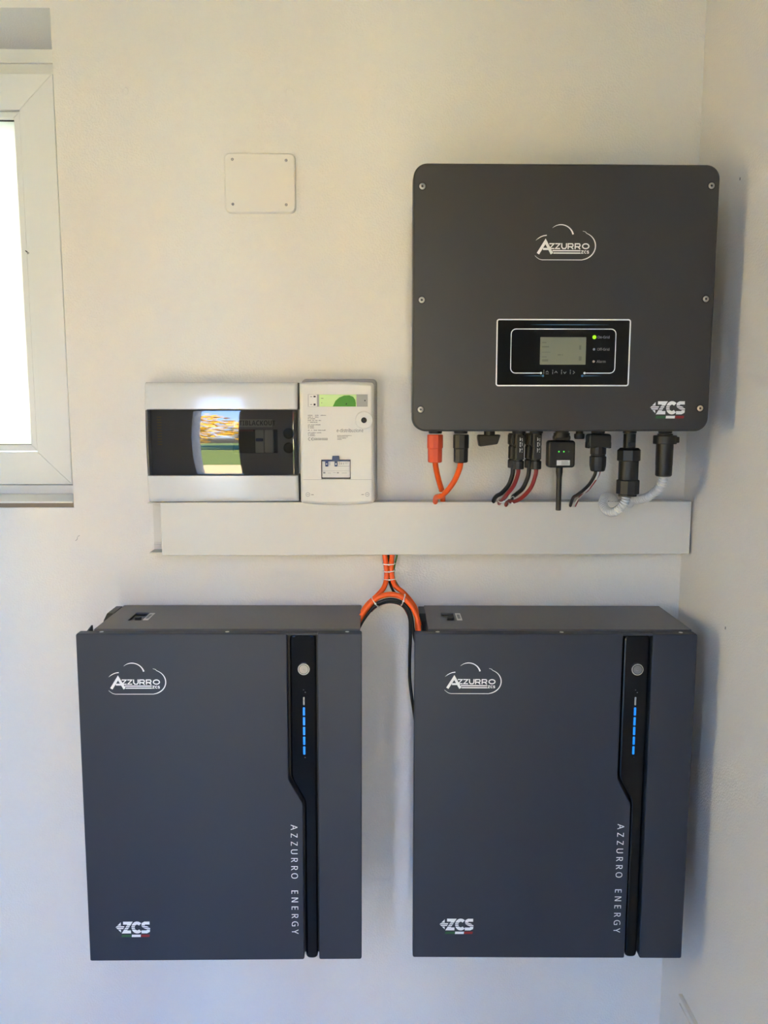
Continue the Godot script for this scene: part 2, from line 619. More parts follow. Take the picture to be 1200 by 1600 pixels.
func outdoors() -> void:
	var w := structure("terrace", "pale sunlit stone terrace outside the doorway")
	var st := mb()
	box(st, Vector3(-14, -0.25, ROOM_Z + 0.2), Vector3(10, -0.10, 7.0))
	fin(st, "paving", M.terrace_stone, w)
	w = structure("lawn", "green lawn beyond the terrace")
	st = mb()
	box(st, Vector3(-40, -0.35, -40), Vector3(40, -0.26, 40))
	fin(st, "turf", M.lawn_grass, w)
	w = structure("bounce_wall", "unseen cream wall added to bounce warm light through the side window")
	st = mb()
	box(st, Vector3(-6.3, -0.3, -6), Vector3(-6.0, 4.2, 6.5))  # added out of view, bounces warm sun through the side window
	fin(st, "rendered_wall", M.render_cream, w)
	for s in [[-3.6, 13.0, 4.5, "leaf_yellow", "yellow leafed garden tree mirrored in the breaker box door"], [-6.2, 15.5, 6.0, "leaf_green", "tall green garden tree behind the yellow one"], [-2.0, 17.0, 4.0, "leaf_yellow", "low yellow tree in front of the white house"]]:
		var o := thing("garden_tree", s[4], "tree", Vector3(s[0], -0.26, s[1]), "garden trees outside the doorway")
		st = mb()
		lathe(st, [Vector2(0.16, 0), Vector2(0.12, s[2] * 0.3), Vector2(0.07, s[2] * 0.7), Vector2(0, s[2] * 0.8)], Transform3D.IDENTITY, 8)
		fin(st, "trunk", M.bark, o)
		st = mb()
		for i in 1500:
			var d := Vector3(rng.randfn(), rng.randfn(), rng.randfn()).normalized() * pow(rng.randf(), 0.4)
			var p := Vector3(d.x * s[2] * 0.30, s[2] * 0.62 + d.y * s[2] * 0.40, d.z * s[2] * 0.30)
			var a := Vector3(rng.randfn(), rng.randfn(), rng.randfn()).normalized() * 0.13
			var b := a.cross(Vector3(rng.randfn(), rng.randfn(), rng.randfn()).normalized())
			quad(st, p - a, p - b * 0.6, p + a, p + b * 0.6)
		var crown := fin(st, "crown", M[s[3]], o)
		crown.set_meta("kind", "stuff")
	var h := thing("garden_house", "white house with a tiled roof beyond the garden", "house", Vector3(1.5, -0.26, 22))
	st = mb()
	box(st, Vector3(-4, 0, -3), Vector3(4, 4.6, 3))
	fin(st, "wall", M.render_white, h)
	st = mb()
	for sgn in [-1, 1]:
		quad(st, Vector3(-4.4 if sgn < 0 else 4.4, 4.4, 3.4 * sgn), Vector3(4.4 if sgn < 0 else -4.4, 4.4, 3.4 * sgn), Vector3(4.4 if sgn < 0 else -4.4, 6.4, 0), Vector3(-4.4 if sgn < 0 else 4.4, 6.4, 0))
	fin(st, "roof", M.roof_tile, h)
	for x in [-2.6, 0.0, 2.6]:
		st = mb()
		box(st, Vector3(x - 0.5, 1.6, -3.05), Vector3(x + 0.5, 3.0, -2.98))
		fin(st, "house_window", M.dark_glass, h)

# ------------------------------------------------------------------ small plates
func screw(parent: Node3D, at: Vector3, r: float, m: Material, hex := false) -> void:
	var st := mb()
	lathe(st, [Vector2(r, 0), Vector2(r, r * 0.25), Vector2(r * 0.75, r * 0.5), Vector2(r * 0.48, r * 0.55), Vector2(r * 0.42, r * 0.1), Vector2(0, r * 0.1)], out_at(at), 14)
	var s := fin(st, "screw", m, parent)
	st = mb()
	if hex:
		lathe(st, [Vector2(r * 1.4, 0.0), Vector2(r * 1.4, 0.0006), Vector2(r * 0.9, 0.0008)], out_at(at), 16)
		lathe(st, [Vector2(r * 0.44, r * 0.15), Vector2(0, r * 0.15)], out_at(at), 6)
		fin(st, "screw_seat", M.black_plastic, s)
	else:
		box(st, at + Vector3(-r * 0.45, -r * 0.1, r * 0.1), at + Vector3(r * 0.45, r * 0.1, r * 0.3))
		fin(st, "screw_slot", M.print_black, s)

func junction_plates() -> void:
	var p := thing("junction_box_cover", "square off-white junction cover with four screws high on the wall", "cover plate", Vector3(-0.2255, 2.0215, 0))
	var st := mb()
	extrude(st, rrect(-0.0745, -0.0605, 0.0745, 0.0605, 0.012), [Vector2(0, 0), Vector2(0, 0.005), Vector2(0.0008, 0.0072), Vector2(0.003, 0.0085)], [], 1)
	fin(st, "cover", M.cover_plastic, p)
	for c in [[-0.0565, 0.047], [0.0555, 0.0455], [-0.0575, -0.0430], [0.0545, -0.0438]]:
		screw(p, Vector3(c[0], c[1], 0.0078), 0.0030, M.meter_grey)
	p = thing("low_cover_plate", "flat off-white cover plate low on the right wall", "cover plate", Vector3(ROOM_R, 0.15, 0.24))
	st = mb()
	var t := Transform3D(Basis(Vector3.UP, -PI / 2), Vector3.ZERO)
	extrude(st, rrect(-0.12, -0.09, 0.12, 0.095, 0.004), [Vector2(0, 0), Vector2(0, 0.007), Vector2(0.002, 0.009)], [], 1)
	var o := fin(st, "frame", M.cover_plastic, p)
	o.transform = t
	st = mb()
	extrude(st, rrect(-0.107, -0.078, 0.107, 0.082, 0.003), [Vector2(0, 0.008), Vector2(0, 0.0105), Vector2(0.001, 0.0115)], [], 1)
	o = fin(st, "lid", M.cover_plastic, p)
	o.transform = t

# ------------------------------------------------------------------ logos
# the cloud emblem with its name; drawn on a grid of 865 units across
func cloud_logo(parent: Node3D, left: float, bottom: float, width: float, z: float) -> void:
	var st := mb()
	var s := width / 865.0
	var o := Vector2(left, bottom) + Vector2(-150, 615) * s
	var k := Vector2(s, -s)
	var line := func(pts: Array, w: float, zz: float, t0 := 1.0, t1 := 1.0, closed := false):
		var flip := []
		for p in pts:
			flip.append(Vector2(p[0], -p[1]) if p is Array else Vector2(p.x, -p.y))
		stroke(st, flip, w, zz, o, s, closed, t0, t1)
	line.call(arc(Vector2(512, 300), 182, 178, 228, 345, 14), 15, z, 0.2, 1.6)
	line.call([[158, 338], [190, 312], [225, 291], [265, 275], [312, 268]], 12, z, 0.2, 1.3)
	var sweep := [[825, 209], [862, 218]]
	for p in arc(Vector2(800, 415), 212, 190, -68, 78, 16):
		sweep.append([p.x, p.y])
	sweep.append_array([[820, 606], [250, 606], [215, 598], [182, 578], [150, 548]])
	line.call(sweep, 16, z, 0.3, 0.3)
	# big A
	line.call([[192, 522], [297, 352], [392, 522]], 40, z)
	line.call([[262, 456], [345, 456]], 30, z)
	var zl := z
	var top := 384.0
	var bot := 450.0
	for x in [352, 437]:
		line.call([[x, top], [x + 66, top], [x + 4, bot], [x + 70, bot]], 17, zl)
	line.call([[530, 376], [530, 428], [545, bot], [582, bot], [597, 428], [597, 376]], 17, zl)
	for x in [622, 722]:
		line.call([[x, 458], [x, top], [x + 58, top], [x + 68, 396], [x + 68, 412], [x + 58, 425], [x + 8, 425]], 17, zl)
		line.call([[x + 40, 425], [x + 72, 458]], 17, zl)
	line.call(arc(Vector2(872, 417), 46, 33, 0, 337, 15), 17, zl, 1, 1, true)
	# the two bars under the name and the small initials
	line.call([[398, 480], [800, 480]], 18, zl)
	line.call([[412, 512], [800, 512]], 18, zl)
	line.call([[808, 480], [838, 480], [812, 514], [842, 514]], 11, zl)
	line.call(arc(Vector2(870, 497), 16, 17, 45, 315, 8), 11, zl)
	line.call([[918, 482], [898, 482], [896, 494], [916, 500], [914, 513], [892, 513]], 11, zl)
	fin(st, "cloud_emblem", M.print_white, parent)

# the striped initials over a three-colour bar; 475 units across
func initials_logo(parent: Node3D, left: float, bottom: float, width: float, z: float, ground: Material) -> void:
	var s := width / 475.0
	var o := Vector2(left, bottom) + Vector2(-135, 470) * s
	var st := mb()
	var line := func(pts: Array, w: float):
		var flip := []
		for p in pts:
			flip.append(Vector2(p[0], -p[1]) if p is Array else Vector2(p.x, -p.y))
		stroke(st, flip, w, z, o, s)
	var v := func(x: float, y: float) -> Vector3: return Vector3(o.x + x * s, o.y - y * s, z)
	tri(st, v.call(135, 325), v.call(208, 400), v.call(208, 250))
	quad(st, v.call(200, 350), v.call(240, 350), v.call(262, 300), v.call(200, 300))
	line.call([[240, 262], [335, 262], [255, 393], [345, 393]], 44)
	line.call(arc(Vector2(432, 327), 56, 66, 318, 42, 16), 46)
	line.call([[605, 262], [540, 262], [517, 275], [514, 300], [530, 318], [570, 335], [588, 350], [585, 380], [560, 393], [490, 393]], 44)
	quad(st, v.call(352, 470), v.call(476, 470), v.call(480, 434), v.call(356, 434))
	var name_part := fin(st, "initials_emblem", M.print_white, parent)
	st = mb()
	for y in [303.0, 329.0, 354.0]:
		plate(st, o.x + 130 * s, o.y - (y + 4) * s, o.x + 615 * s, o.y - (y - 4) * s, z + 0.0002)
	fin(st, "emblem_gap", ground, parent)
	st = mb()
	quad(st, v.call(210, 470), v.call(350, 470), v.call(354, 434), v.call(220, 434))
	fin(st, "emblem_green_bar", M.print_green, parent)
	st = mb()
	quad(st, v.call(480, 470), v.call(596, 470), v.call(604, 434), v.call(484, 434))
	fin(st, "emblem_red_bar", M.print_red, parent)

# ------------------------------------------------------------------ inverter
func inverter() -> void:
	var ox := 0.3615
	var oy := 1.5095
	var b := thing("hybrid_inverter", "large charcoal solar inverter with a small display, above the white trunking", "inverter", Vector3(ox, oy, 0))
	var st := mb()
	extrude(st, rrect(-0.2785, 0, 0.2785, 0.4805, 0.025, 8), [Vector2(0.004, 0.226), Vector2(0, 0.229), Vector2(0, 0.2605), Vector2(0.0010, 0.263), Vector2(0.0035, 0.264)], [], 1)
	var cover := fin(st, "front_cover", M.charcoal_inverter, b)
	st = mb()
	box(st, Vector3(-0.262, 0.012, 0.03), Vector3(0.262, 0.470, 0.226), 0.008)
	fin(st, "housing", M.aluminium, b)
	for y in [[0.03, 0.135], [0.21, 0.43]]:
		st = mb()
		box(st, Vector3(-0.2672, y[0], 0.03), Vector3(-0.2615, y[1], 0.21), 0.002)
		for k in 8:
			box(st, Vector3(-0.270, y[0] + 0.004, 0.036 + k * 0.021), Vector3(-0.2670, y[1] - 0.004, 0.042 + k * 0.021))
		fin(st, "heat_sink", M.aluminium, b)
	st = mb()
	box(st, Vector3(-0.24, 0.06, 0), Vector3(0.24, 0.40, 0.03), 0.003)
	fin(st, "wall_bracket", M.aluminium, b)
	st = mb()
	box(st, Vector3(-0.255, 0.0015, 0.05), Vector3(0.255, 0.0125, 0.224), 0.002)
	fin(st, "bottom_plate", M.black_plastic, b)
	for c in [[0.099, 1.9494], [0.6243, 1.953], [0.099, 1.7495], [0.6240, 1.7525], [0.098, 1.5500], [0.6230, 1.5524]]:
		screw(b, Vector3(c[0] - ox, c[1] - oy, 0.2638), 0.0056, M.steel_screw, true)
	cloud_logo(cover, 0.3055 - ox, 1.8205 - oy, 0.1110, 0.2644)
	initials_logo(cover, 0.5285 - ox, 1.5335 - oy, 0.0660, 0.2644, M.charcoal_inverter)
	# display
	var d := Node3D.new()
	d.name = "display_panel"
	b.add_child(d)
	st = mb()
	var x0 := 0.2370 - ox
	var x1 := 0.4862 - ox
	var y0 := 1.5930 - oy
	var y1 := 1.7158 - oy
	extrude(st, rrect(x0, y0, x1, y1, 0.005), [Vector2(0, 0.264), Vector2(0, 0.2655), Vector2(0.0006, 0.266)], [], 1)
	fin(st, "display_glass", M.black_gloss, d)
	var z := 0.2663
	st = mb()
	stroke(st, Array(inset(rrect(x0, y0, x1, y1, 0.005), 0.0013)), 0.0024, z, Vector2.ZERO, 1.0, true)
	var in0 := Vector2(0.2645 - ox, 1.6173 - oy)
	var in1 := Vector2(0.4588 - ox, 1.6975 - oy)
	var ring := Array(rrect(in0.x, in0.y, in1.x, in1.y, 0.009))
	# open at the bottom between the two dots
	var path := [Vector2(0.4025 - ox, in0.y)]
	path.append_array(ring)
	path.append(Vector2(0.3212 - ox, in0.y))
	stroke(st, path, 0.0015, z, Vector2.ZERO, 1.0)
	for x in [0.4025 - ox, 0.3212 - ox]:
		lathe(st, [Vector2(0.0021, 0), Vector2(0.0021, 0.0002), Vector2(0, 0.0002)], out_at(Vector3(x, in0.y, z)), 12)
	fin(st, "printed_outline", M.print_white, d)
	st = mb()
	stroke(st, [Vector2(0.300 - ox, 1.7053 - oy), Vector2(0.34 - ox, 1.7053 - oy), Vector2(0.39 - ox, 1.7053 - oy), Vector2(0.445 - ox, 1.7053 - oy)], 0.0013, z, Vector2.ZERO, 1.0, false, 0.1, 0.1)
	fin(st, "printed_blue_line", M.print_blue, d)
	for sgn in [-1, 1]:
		st = mb()
		var cx: float = (0.3250 if sgn < 0 else 0.3985) - ox
		stroke(st, [Vector2(cx, 1.6122 - oy), Vector2(cx + sgn * 0.015, 1.6122 - oy), Vector2(cx + sgn * 0.036, 1.6122 - oy)], 0.0010, z, Vector2.ZERO, 1.0, false, 1.0, 0.1)
		lathe(st, [Vector2(0.0022, 0), Vector2(0.0022, 0.0002), Vector2(0, 0.0002)], out_at(Vector3(cx, 1.6122 - oy, z)), 12)
		fin(st, "printed_blue_line", M.print_blue, d)
	st = mb()
	extrude(st, rrect(0.3187 - ox, 1.6328 - oy, 0.4038 - ox, 1.6828 - oy, 0.0008, 2), [Vector2(0, 0.2655), Vector2(0, 0.2664)])
	fin(st, "lcd_screen", M.lcd_grey, d)
	st = mb()
	for r in [[0.322, 1.664, 0.335, 1.6665], [0.322, 1.672, 0.330, 1.674], [0.3225, 1.6385, 0.334, 1.6425], [0.3225, 1.646, 0.331, 1.6475], [0.3515, 1.6495, 0.3575, 1.6518], [0.359, 1.6495, 0.361, 1.6518], [0.391, 1.660, 0.395, 1.668], [0.391, 1.640, 0.396, 1.648], [0.322, 1.655, 0.338, 1.6560]]:
		plate(st, r[0] - ox, r[1] - oy, r[2] - ox, r[3] - oy, 0.26655)
	fin(st, "lcd_digits", M.lcd_ink, d)
	var ys := [1.6828, 1.6607, 1.6385]
	var words := ["On-Grid", "Off-Grid", "Alarm"]
	for i in 3:
		st = mb()
		var r: float = [0.0036, 0.0022, 0.0022][i]
		lathe(st, [Vector2(r, 0), Vector2(r, 0.0006), Vector2(r * 0.6, 0.0010), Vector2(0, 0.0011)], out_at(Vector3(0.4188 - ox, ys[i] - oy, z - 0.0002)), 14)
		var lamp := fin(st, "status_led", [M.led_lime, M.led_off, M.led_off][i], d)
		if i == 0:
			lamp.set_meta("label", "glowing yellow-green status light")
		text(d, "lettering", words[i], 0.0046, Vector3(0.4245 - ox, ys[i] - oy, z), M.print_grey, 0, false, true)
	# four touch keys
	for i in 4:
		st = mb()
		var c := Vector2(0.3305 + 0.0165 * i - ox, 1.6185 - oy)
		plate(st, c.x - 0.0044, c.y - 0.0030, c.x - 0.0034, c.y + 0.0018, z)
		lathe(st, [Vector2(0.0009, 0), Vector2(0.0009, 0.0002), Vector2(0, 0.0002)], out_at(Vector3(c.x - 0.0039, c.y + 0.0038, z)), 8)
		var shapes := [[Vector2(-0.0004, 0), Vector2(0.0022, 0.0024), Vector2(0.0048, 0)], [Vector2(-0.0004, -0.001), Vector2(0.0022, 0.0022), Vector2(0.0048, -0.001)], [Vector2(-0.0004, 0.0012), Vector2(0.0022, -0.0020), Vector2(0.0048, 0.0012)], [Vector2(0.001, 0.0028), Vector2(0.004, 0), Vector2(0.001, -0.0028)]]
		stroke(st, shapes[i], 0.0009, z, c, 1.0)
		if i == 0:
			plate(st, c.x - 0.0004, c.y - 0.0030, c.x + 0.005, c.y - 0.0022, z)
		fin(st, "touch_key", M.print_grey, d)
	# underside: rotary switch handle and breather
	st = mb()
	var poly := PackedVector2Array([Vector2(0.2225, 1.4765), Vector2(0.2585, 1.4815), Vector2(0.2645, 1.5005), Vector2(0.2195, 1.5000), Vector2(0.2190, 1.4940)])
	for i in poly.size():
		poly[i] -= Vector2(ox, oy)
	extrude(st, rounded(poly, 0.003), [Vector2(0.002, 0.146), Vector2(0, 0.149), Vector2(0, 0.168), Vector2(0.002, 0.171)], [], 1)
	lathe(st, [Vector2(0.011, -0.010), Vector2(0.011, 0.004)], up_at(Vector3(0.243 - ox, 0, 0.16)), 16)
	fin(st, "switch_handle", M.black_plastic, b)
	st = mb()
	lathe(st, [Vector2(0, -0.018), Vector2(0.009, -0.018), Vector2(0.0105, -0.015), Vector2(0.0105, -0.008), Vector2(0.007, -0.007), Vector2(0.007, 0.003)], up_at(Vector3(0.4240 - ox, 0, 0.16)), 16)
	fin(st, "breather_valve", M.black_plastic, b)
	for c in [0.1345, 0.1855, 0.302, 0.337, 0.389, 0.4617, 0.5257, 0.5973]:
		st = mb()
		lathe(st, [Vector2(0.0125, -0.007), Vector2(0.0135, -0.005), Vector2(0.0135, 0.003)], up_at(Vector3(c - ox, 0, 0.16)), 16)
		fin(st, "socket", M.black_plastic, b)

# ------------------------------------------------------------------ trunking
func trunking() -> void:
	var t := thing("cable_trunking", "long off-white plastic cable trunking running across the wall", "trunking", Vector3(0.1275, 1.2385, 0))
	var st := mb()
	var c := Vector3(0.1275, 1.2385, 0)
	box(st, Vector3(-0.474, 1.2405, 0) - c, Vector3(0.698, 1.3515, 0.003) - c)
	for y in [1.2405, 1.3490]:
		box(st, Vector3(-0.474, y, 0.003) - c, Vector3(0.698, y + 0.0025, 0.046) - c)
	for y in [1.2530, 1.2570, 1.3400]:
		box(st, Vector3(-0.474, y, 0.003) - c, Vector3(0.698, y + 0.0012, 0.006) - c)
	fin(st, "tray", M.trunk_plastic, t)
	st = mb()
	# lid: a shallow channel closed over the tray
	box(st, Vector3(-0.4435, 1.2385, 0.055) - c, Vector3(0.6985, 1.3535, 0.060) - c, 0.0012)
	box(st, Vector3(-0.4435, 1.2385, 0.034) - c, Vector3(0.6985, 1.2403, 0.056) - c)
	box(st, Vector3(-0.4435, 1.3517, 0.034) - c, Vector3(0.6985, 1.3535, 0.056) - c)
	fin(st, "lid", M.trunk_plastic, t)

# ------------------------------------------------------------------ breaker box
func bulge(y: float) -> float:
	var t := (y - 1.481) / 0.1265
	return 0.063 + 0.013 * (1.0 - t * t)

# a panel that follows the bulged front between two heights, with rounded outer edges
func bulged(st: SurfaceTool, x0: float, x1: float, y0: float, y1: float, r_top: float, r_bot: float, r_side: float, lift := 0.0, zb := 0.0) -> void:
	var nx := 26
	var ny := 26
	var g := []
	for j in ny + 1:
		var row := []
		var v := 0.5 - 0.5 * cos(PI * j / ny)
		for i in nx + 1:
			var u := 0.5 - 0.5 * cos(PI * i / nx)
			var x := lerpf(x0, x1, u)
			var y := lerpf(y0, y1, v)
			var z := bulge(y) + lift
			for e in [[min(x - x0, x1 - x), r_side], [y1 - y, r_top], [y - y0, r_bot]]:
				if e[1] > 0.0 and e[0] < e[1]:
					var k: float = 1.0 - e[0] / e[1]
					z -= e[1] * (1.0 - sqrt(max(0.0, 1.0 - k * k)))
			row.append(Vector3(x, y, z))
		g.append(row)
	st.set_smooth_group(1)
	for j in ny:
		for i in nx:
			quad(st, g[j][i], g[j][i + 1], g[j + 1][i + 1], g[j + 1][i])
	st.set_smooth_group(2)
	var rim := []
	for i in nx:
		rim.append(g[0][i])
	for j in ny:
		rim.append(g[j][nx])
	for i in nx:
		rim.append(g[ny][nx - i])
	for j in ny:
		rim.append(g[ny - j][0])
	st.set_smooth_group(-1)
	for k in rim.size():
		var a: Vector3 = rim[k]
		var b: Vector3 = rim[(k + 1) % rim.size()]
		quad(st, Vector3(a.x, a.y, zb), Vector3(b.x, b.y, zb), b, a)

func breaker_box() -> void:
	var o := Vector3(-0.3075, 1.3545, 0)
	var b := thing("breaker_box", "glossy white wall breaker box with a smoked door, standing on the trunking", "breaker box", o)
	var shift := func(n: MeshInstance3D): n.position = -o
	var x0 := -0.4670
	var x1 := -0.1480
	var st := mb()
	box(st, Vector3(x0 + 0.004, 1.3565, 0), Vector3(x1 - 0.004, 1.605, 0.030), 0.003)
	shift.call(fin(st, "back_box", M.box_plastic, b))
	st = mb()
	bulged(st, x0, x1, 1.5505, 1.607, 0.010, 0.0015, 0.006, 0.0, 0.012)
	var cov := fin(st, "cover_top", M.box_plastic, b)
	shift.call(cov)
	st = mb()
	bulged(st, x0, x1, 1.3545, 1.4115, 0.0015, 0.010, 0.006, 0.0, 0.012)
	shift.call(fin(st, "cover_bottom", M.box_plastic, b))
	# inside behind the door
	st = mb()
	box(st, Vector3(x0 + 0.003, 1.4115, 0.028), Vector3(x0 + 0.008, 1.5505, 0.060))
	box(st, Vector3(x1 - 0.008, 1.4115, 0.028), Vector3(x1 - 0.003, 1.5505, 0.060))
	box(st, Vector3(x0 + 0.008, 1.4115, 0.028), Vector3(x1 - 0.008, 1.4575, 0.046))
	box(st, Vector3(x0 + 0.008, 1.5080, 0.028), Vector3(x1 - 0.008, 1.5505, 0.046))
	box(st, Vector3(x0 + 0.008, 1.4575, 0.028), Vector3(-0.288, 1.5080, 0.046))
	box(st, Vector3(-0.193, 1.4575, 0.028), Vector3(x1 - 0.008, 1.5080, 0.046))
	shift.call(fin(st, "inner_panel", M.inner_plastic, b))
	st = mb()
	box(st, Vector3(-0.2853, 1.5130, 0.046), Vector3(-0.2035, 1.5300, 0.0475), 0.0006)
	shift.call(fin(st, "label_strip", M.label_paper, b))
	var tx := text(b, "lettering", "ANTIBLACKOUT", 0.0100, Vector3(-0.2445, 1.5215, 0.0478) - o, M.print_black, 0, true)
	tx.scale = Vector3(0.92, 1, 1)
	st = mb()
	box(st, Vector3(-0.288, 1.4575, 0.030), Vector3(-0.193, 1.5080, 0.034))
	shift.call(fin(st, "rail_recess", M.print_black, b))
	st = mb()
	box(st, Vector3(-0.2400, 1.4585, 0.034), Vector3(-0.2210, 1.5075, 0.052), 0.001)
	box(st, Vector3(-0.2205, 1.4585, 0.034), Vector3(-0.2020, 1.5075, 0.050), 0.001)
	var br := fin(st, "breaker", M.label_paper, b)
	shift.call(br)
	st = mb()
	box(st, Vector3(-0.2380, 1.4830, 0.052), Vector3(-0.2230, 1.4895, 0.058), 0.001)
	fin(st, "toggle", M.lever_blue, br)
	st = mb()
	box(st, Vector3(-0.286, 1.5045, 0.034), Vector3(-0.244, 1.5068, 0.046))
	shift.call(fin(st, "red_strip", M.print_red, b))
	st = mb()
	for k in 11:
		plate(st, -0.4475, 1.5335 - k * 0.0058, -0.4385, 1.5352 - k * 0.0058, 0.0463)
	shift.call(fin(st, "yellow_ticks", M.tick_yellow, b))  # column of small pale yellow ticks behind the door
	for y in [1.4995, 1.4690]:
		st = mb()
		lathe(st, [Vector2(0.0115, 0), Vector2(0.0115, 0.004), Vector2(0.0095, 0.006), Vector2(0, 0.006)], out_at(Vector3(-0.1690, y, 0.046)), 20)
		shift.call(fin(st, "reflected_disc", M.black_plastic, b))  # dark discs modelled for round shapes mirrored in the door
	st = mb()
	bulged(st, x0 + 0.0015, x1 - 0.0015, 1.4125, 1.5495, 0.001, 0.001, 0.004, -0.0012, 0.060)
	var door := fin(st, "smoked_door", M.smoked_door, b)
	shift.call(door)
	door.set_meta("label", "dark see-through door of the breaker box")

# ------------------------------------------------------------------ meter
func meter() -> void:
	var o := Vector3(-0.0630, 1.3500, 0)
	var b := thing("electricity_meter", "white electricity meter with a green display, right of the breaker box", "meter", o)
	var at := func(n: Node3D): n.position -= o
	var st := mb()
	extrude(st, rrect(-0.1400, 1.3535, 0.0195, 1.6140, 0.010), [Vector2(0, 0), Vector2(0, 0.052), Vector2(0.003, 0.056)], [], 1)
	at.call(fin(st, "grey_base", M.meter_grey, b))
	# front cover: sides straight, top and bottom edges slightly bowed
	var out := PackedVector2Array()
	for i in 13:
		var t := float(i) / 12
		out.append(Vector2(lerpf(-0.1355, 0.0065, t), 1.3490 + 0.0035 * pow(2 * t - 1, 2)))
	for i in 5:
		var a := -PI / 2 + PI / 2 * (i + 1) / 5
		out.append(Vector2(0.0065 + 0.0075 * cos(a), 1.3600 + 0.0075 * sin(a)))
	for i in 6:
		var a := PI / 2 * i / 5
		out.append(Vector2(0.0055 + 0.0075 * cos(a), 1.5985 + 0.0075 * sin(a)))
	for i in range(1, 12):
		var t := float(i) / 12
		out.append(Vector2(lerpf(0.0055, -0.1355, t), 1.6060 + 0.0025 * (1 - pow(2 * t - 1, 2))))
	for i in 6:
		var a := PI / 2 + PI / 2 * i / 5
		out.append(Vector2(-0.1355 + 0.0075 * cos(a), 1.5985 + 0.0075 * sin(a)))
	for i in 5:
		var a := PI + PI / 2 * i / 5
		out.append(Vector2(-0.1355 + 0.0075 * cos(a), 1.3600 + 0.0075 * sin(a)))
	var lcd := PackedVector2Array([Vector2(-0.1250, 1.5560), Vector2(-0.0005, 1.5560), Vector2(-0.0005, 1.5815), Vector2(-0.1250, 1.5815)])
	var bay := PackedVector2Array([Vector2(-0.0990, 1.4045), Vector2(-0.0370, 1.4045), Vector2(-0.0370, 1.4455), Vector2(-0.0990, 1.4455)])
	st = mb()
	extrude(st, out, [Vector2(0.001, 0.030), Vector2(0, 0.032), Vector2(0, 0.070), Vector2(0.0012, 0.0738), Vector2(0.0035, 0.0765), Vector2(0.007, 0.078)], [lcd, bay], 1, false)
	at.call(fin(st, "front_cover", M.meter_plastic, b))
	# seam of the terminal cover
	st = mb()
	plate(st, -0.1370, 1.4030, 0.0075, 1.4037, 0.0782)
	at.call(fin(st, "seam", M.meter_grey, b))
	# display
	var d := Node3D.new()
	d.name = "display"
	b.add_child(d)
	at.call(d)
	st = mb()
	plate(st, -0.1250, 1.5560, -0.0005, 1.5815, 0.0750)
	fin(st, "display_back", M.meter_grey, d)
	st = mb()
	plate(st, -0.1240, 1.5565, -0.1065, 1.5810, 0.0753)
	fin(st, "paper_tag", M.label_paper, d)
	st = mb()
	for r in [[-0.1135, 1.5755, -0.1090, 1.5785], [-0.1135, 1.5585, -0.1095, 1.5625], [-0.1205, 1.5762, -0.1165, 1.5772], [-0.1205, 1.5600, -0.1165, 1.5610], [-0.0075, 1.5675, -0.0052, 1.5700]]:
		plate(st, r[0], r[1], r[2], r[3], 0.0757)
	fin(st, "tag_marks", M.print_black, d)
	st = mb()
	plate(st, -0.1020, 1.5562, -0.0240, 1.5812, 0.0753)
	fin(st, "lcd_screen", M.lcd_green, d)
	st = mb()
	var hump := PackedVector2Array([Vector2(-0.0255, 1.5564), Vector2(-0.0255, 1.5640), Vector2(-0.0268, 1.5705), Vector2(-0.0310, 1.5765), Vector2(-0.0390, 1.5795), Vector2(-0.0500, 1.5790), Vector2(-0.0600, 1.5750), Vector2(-0.0680, 1.5680), Vector2(-0.0735, 1.5564)])
	cap(st, hump, 0.0756, true)
	fin(st, "green_sticker", M.lcd_dark_green, d)
	st = mb()
	tri(st, Vector3(-0.0475, 1.5605, 0.0759), Vector3(-0.0440, 1.5605, 0.0759), Vector3(-0.0440, 1.5640, 0.0759))
	fin(st, "arrow_mark", M.print_black, d)
	st = mb()
	for r in [[-0.0980, 1.5728, -0.0930, 1.5738], [-0.0970, 1.5630, -0.0960, 1.5650]]:
		plate(st, r[0], r[1], r[2], r[3], 0.0756)
	fin(st, "lcd_digits", M.lcd_ink, d)
	st = mb()
	plate(st, -0.0195, 1.5565, -0.0010, 1.5810, 0.0753)
	fin(st, "sensor_window", M.led_off, d)
	# optical port
	var port := Vector3(-0.0085, 1.5280, 0.0780)
	st = mb()
	lathe(st, [Vector2(0.0186, 0), Vector2(0.0186, 0.0035), Vector2(0.0178, 0.0045), Vector2(0.0165, 0.0038), Vector2(0.0062, 0.0032), Vector2(0.0058, 0.0003)], out_at(port), 32)
	at.call(fin(st, "port_ring", M.meter_plastic, b))
	st = mb()
	lathe(st, [Vector2(0.0060, 0.0006), Vector2(0.0060, 0.0040), Vector2(0.0045, 0.0043), Vector2(0.0, 0.0034)], out_at(port), 20)
	at.call(fin(st, "port_eye", M.black_gloss, b))
	# print
	st = mb()
	var rows := [[1.5382, [[0, 10], [15, 22], [26, 38]]], [1.5345, [[0, 7], [9, 11], [15, 22]]], [1.5312, [[0, 3], [4, 16]]], [1.5275, [[0, 7], [9, 14], [15, 21], [22, 28]]], [1.5238, [[0, 2], [4, 11], [12, 20]]], [1.5185, [[0, 5], [6, 14], [15, 26]]], [1.5155, [[0, 3], [4, 12]]], [1.5122, [[0, 3], [4, 13]]], [1.5072, [[0, 4], [7, 9], [12, 19], [21, 28], [29, 36]]], [1.5022, [[0, 6], [7, 17], [18, 28]]], [1.4992, [[0, 3], [4, 14]]], [1.4960, [[0, 3], [4, 15]]]]
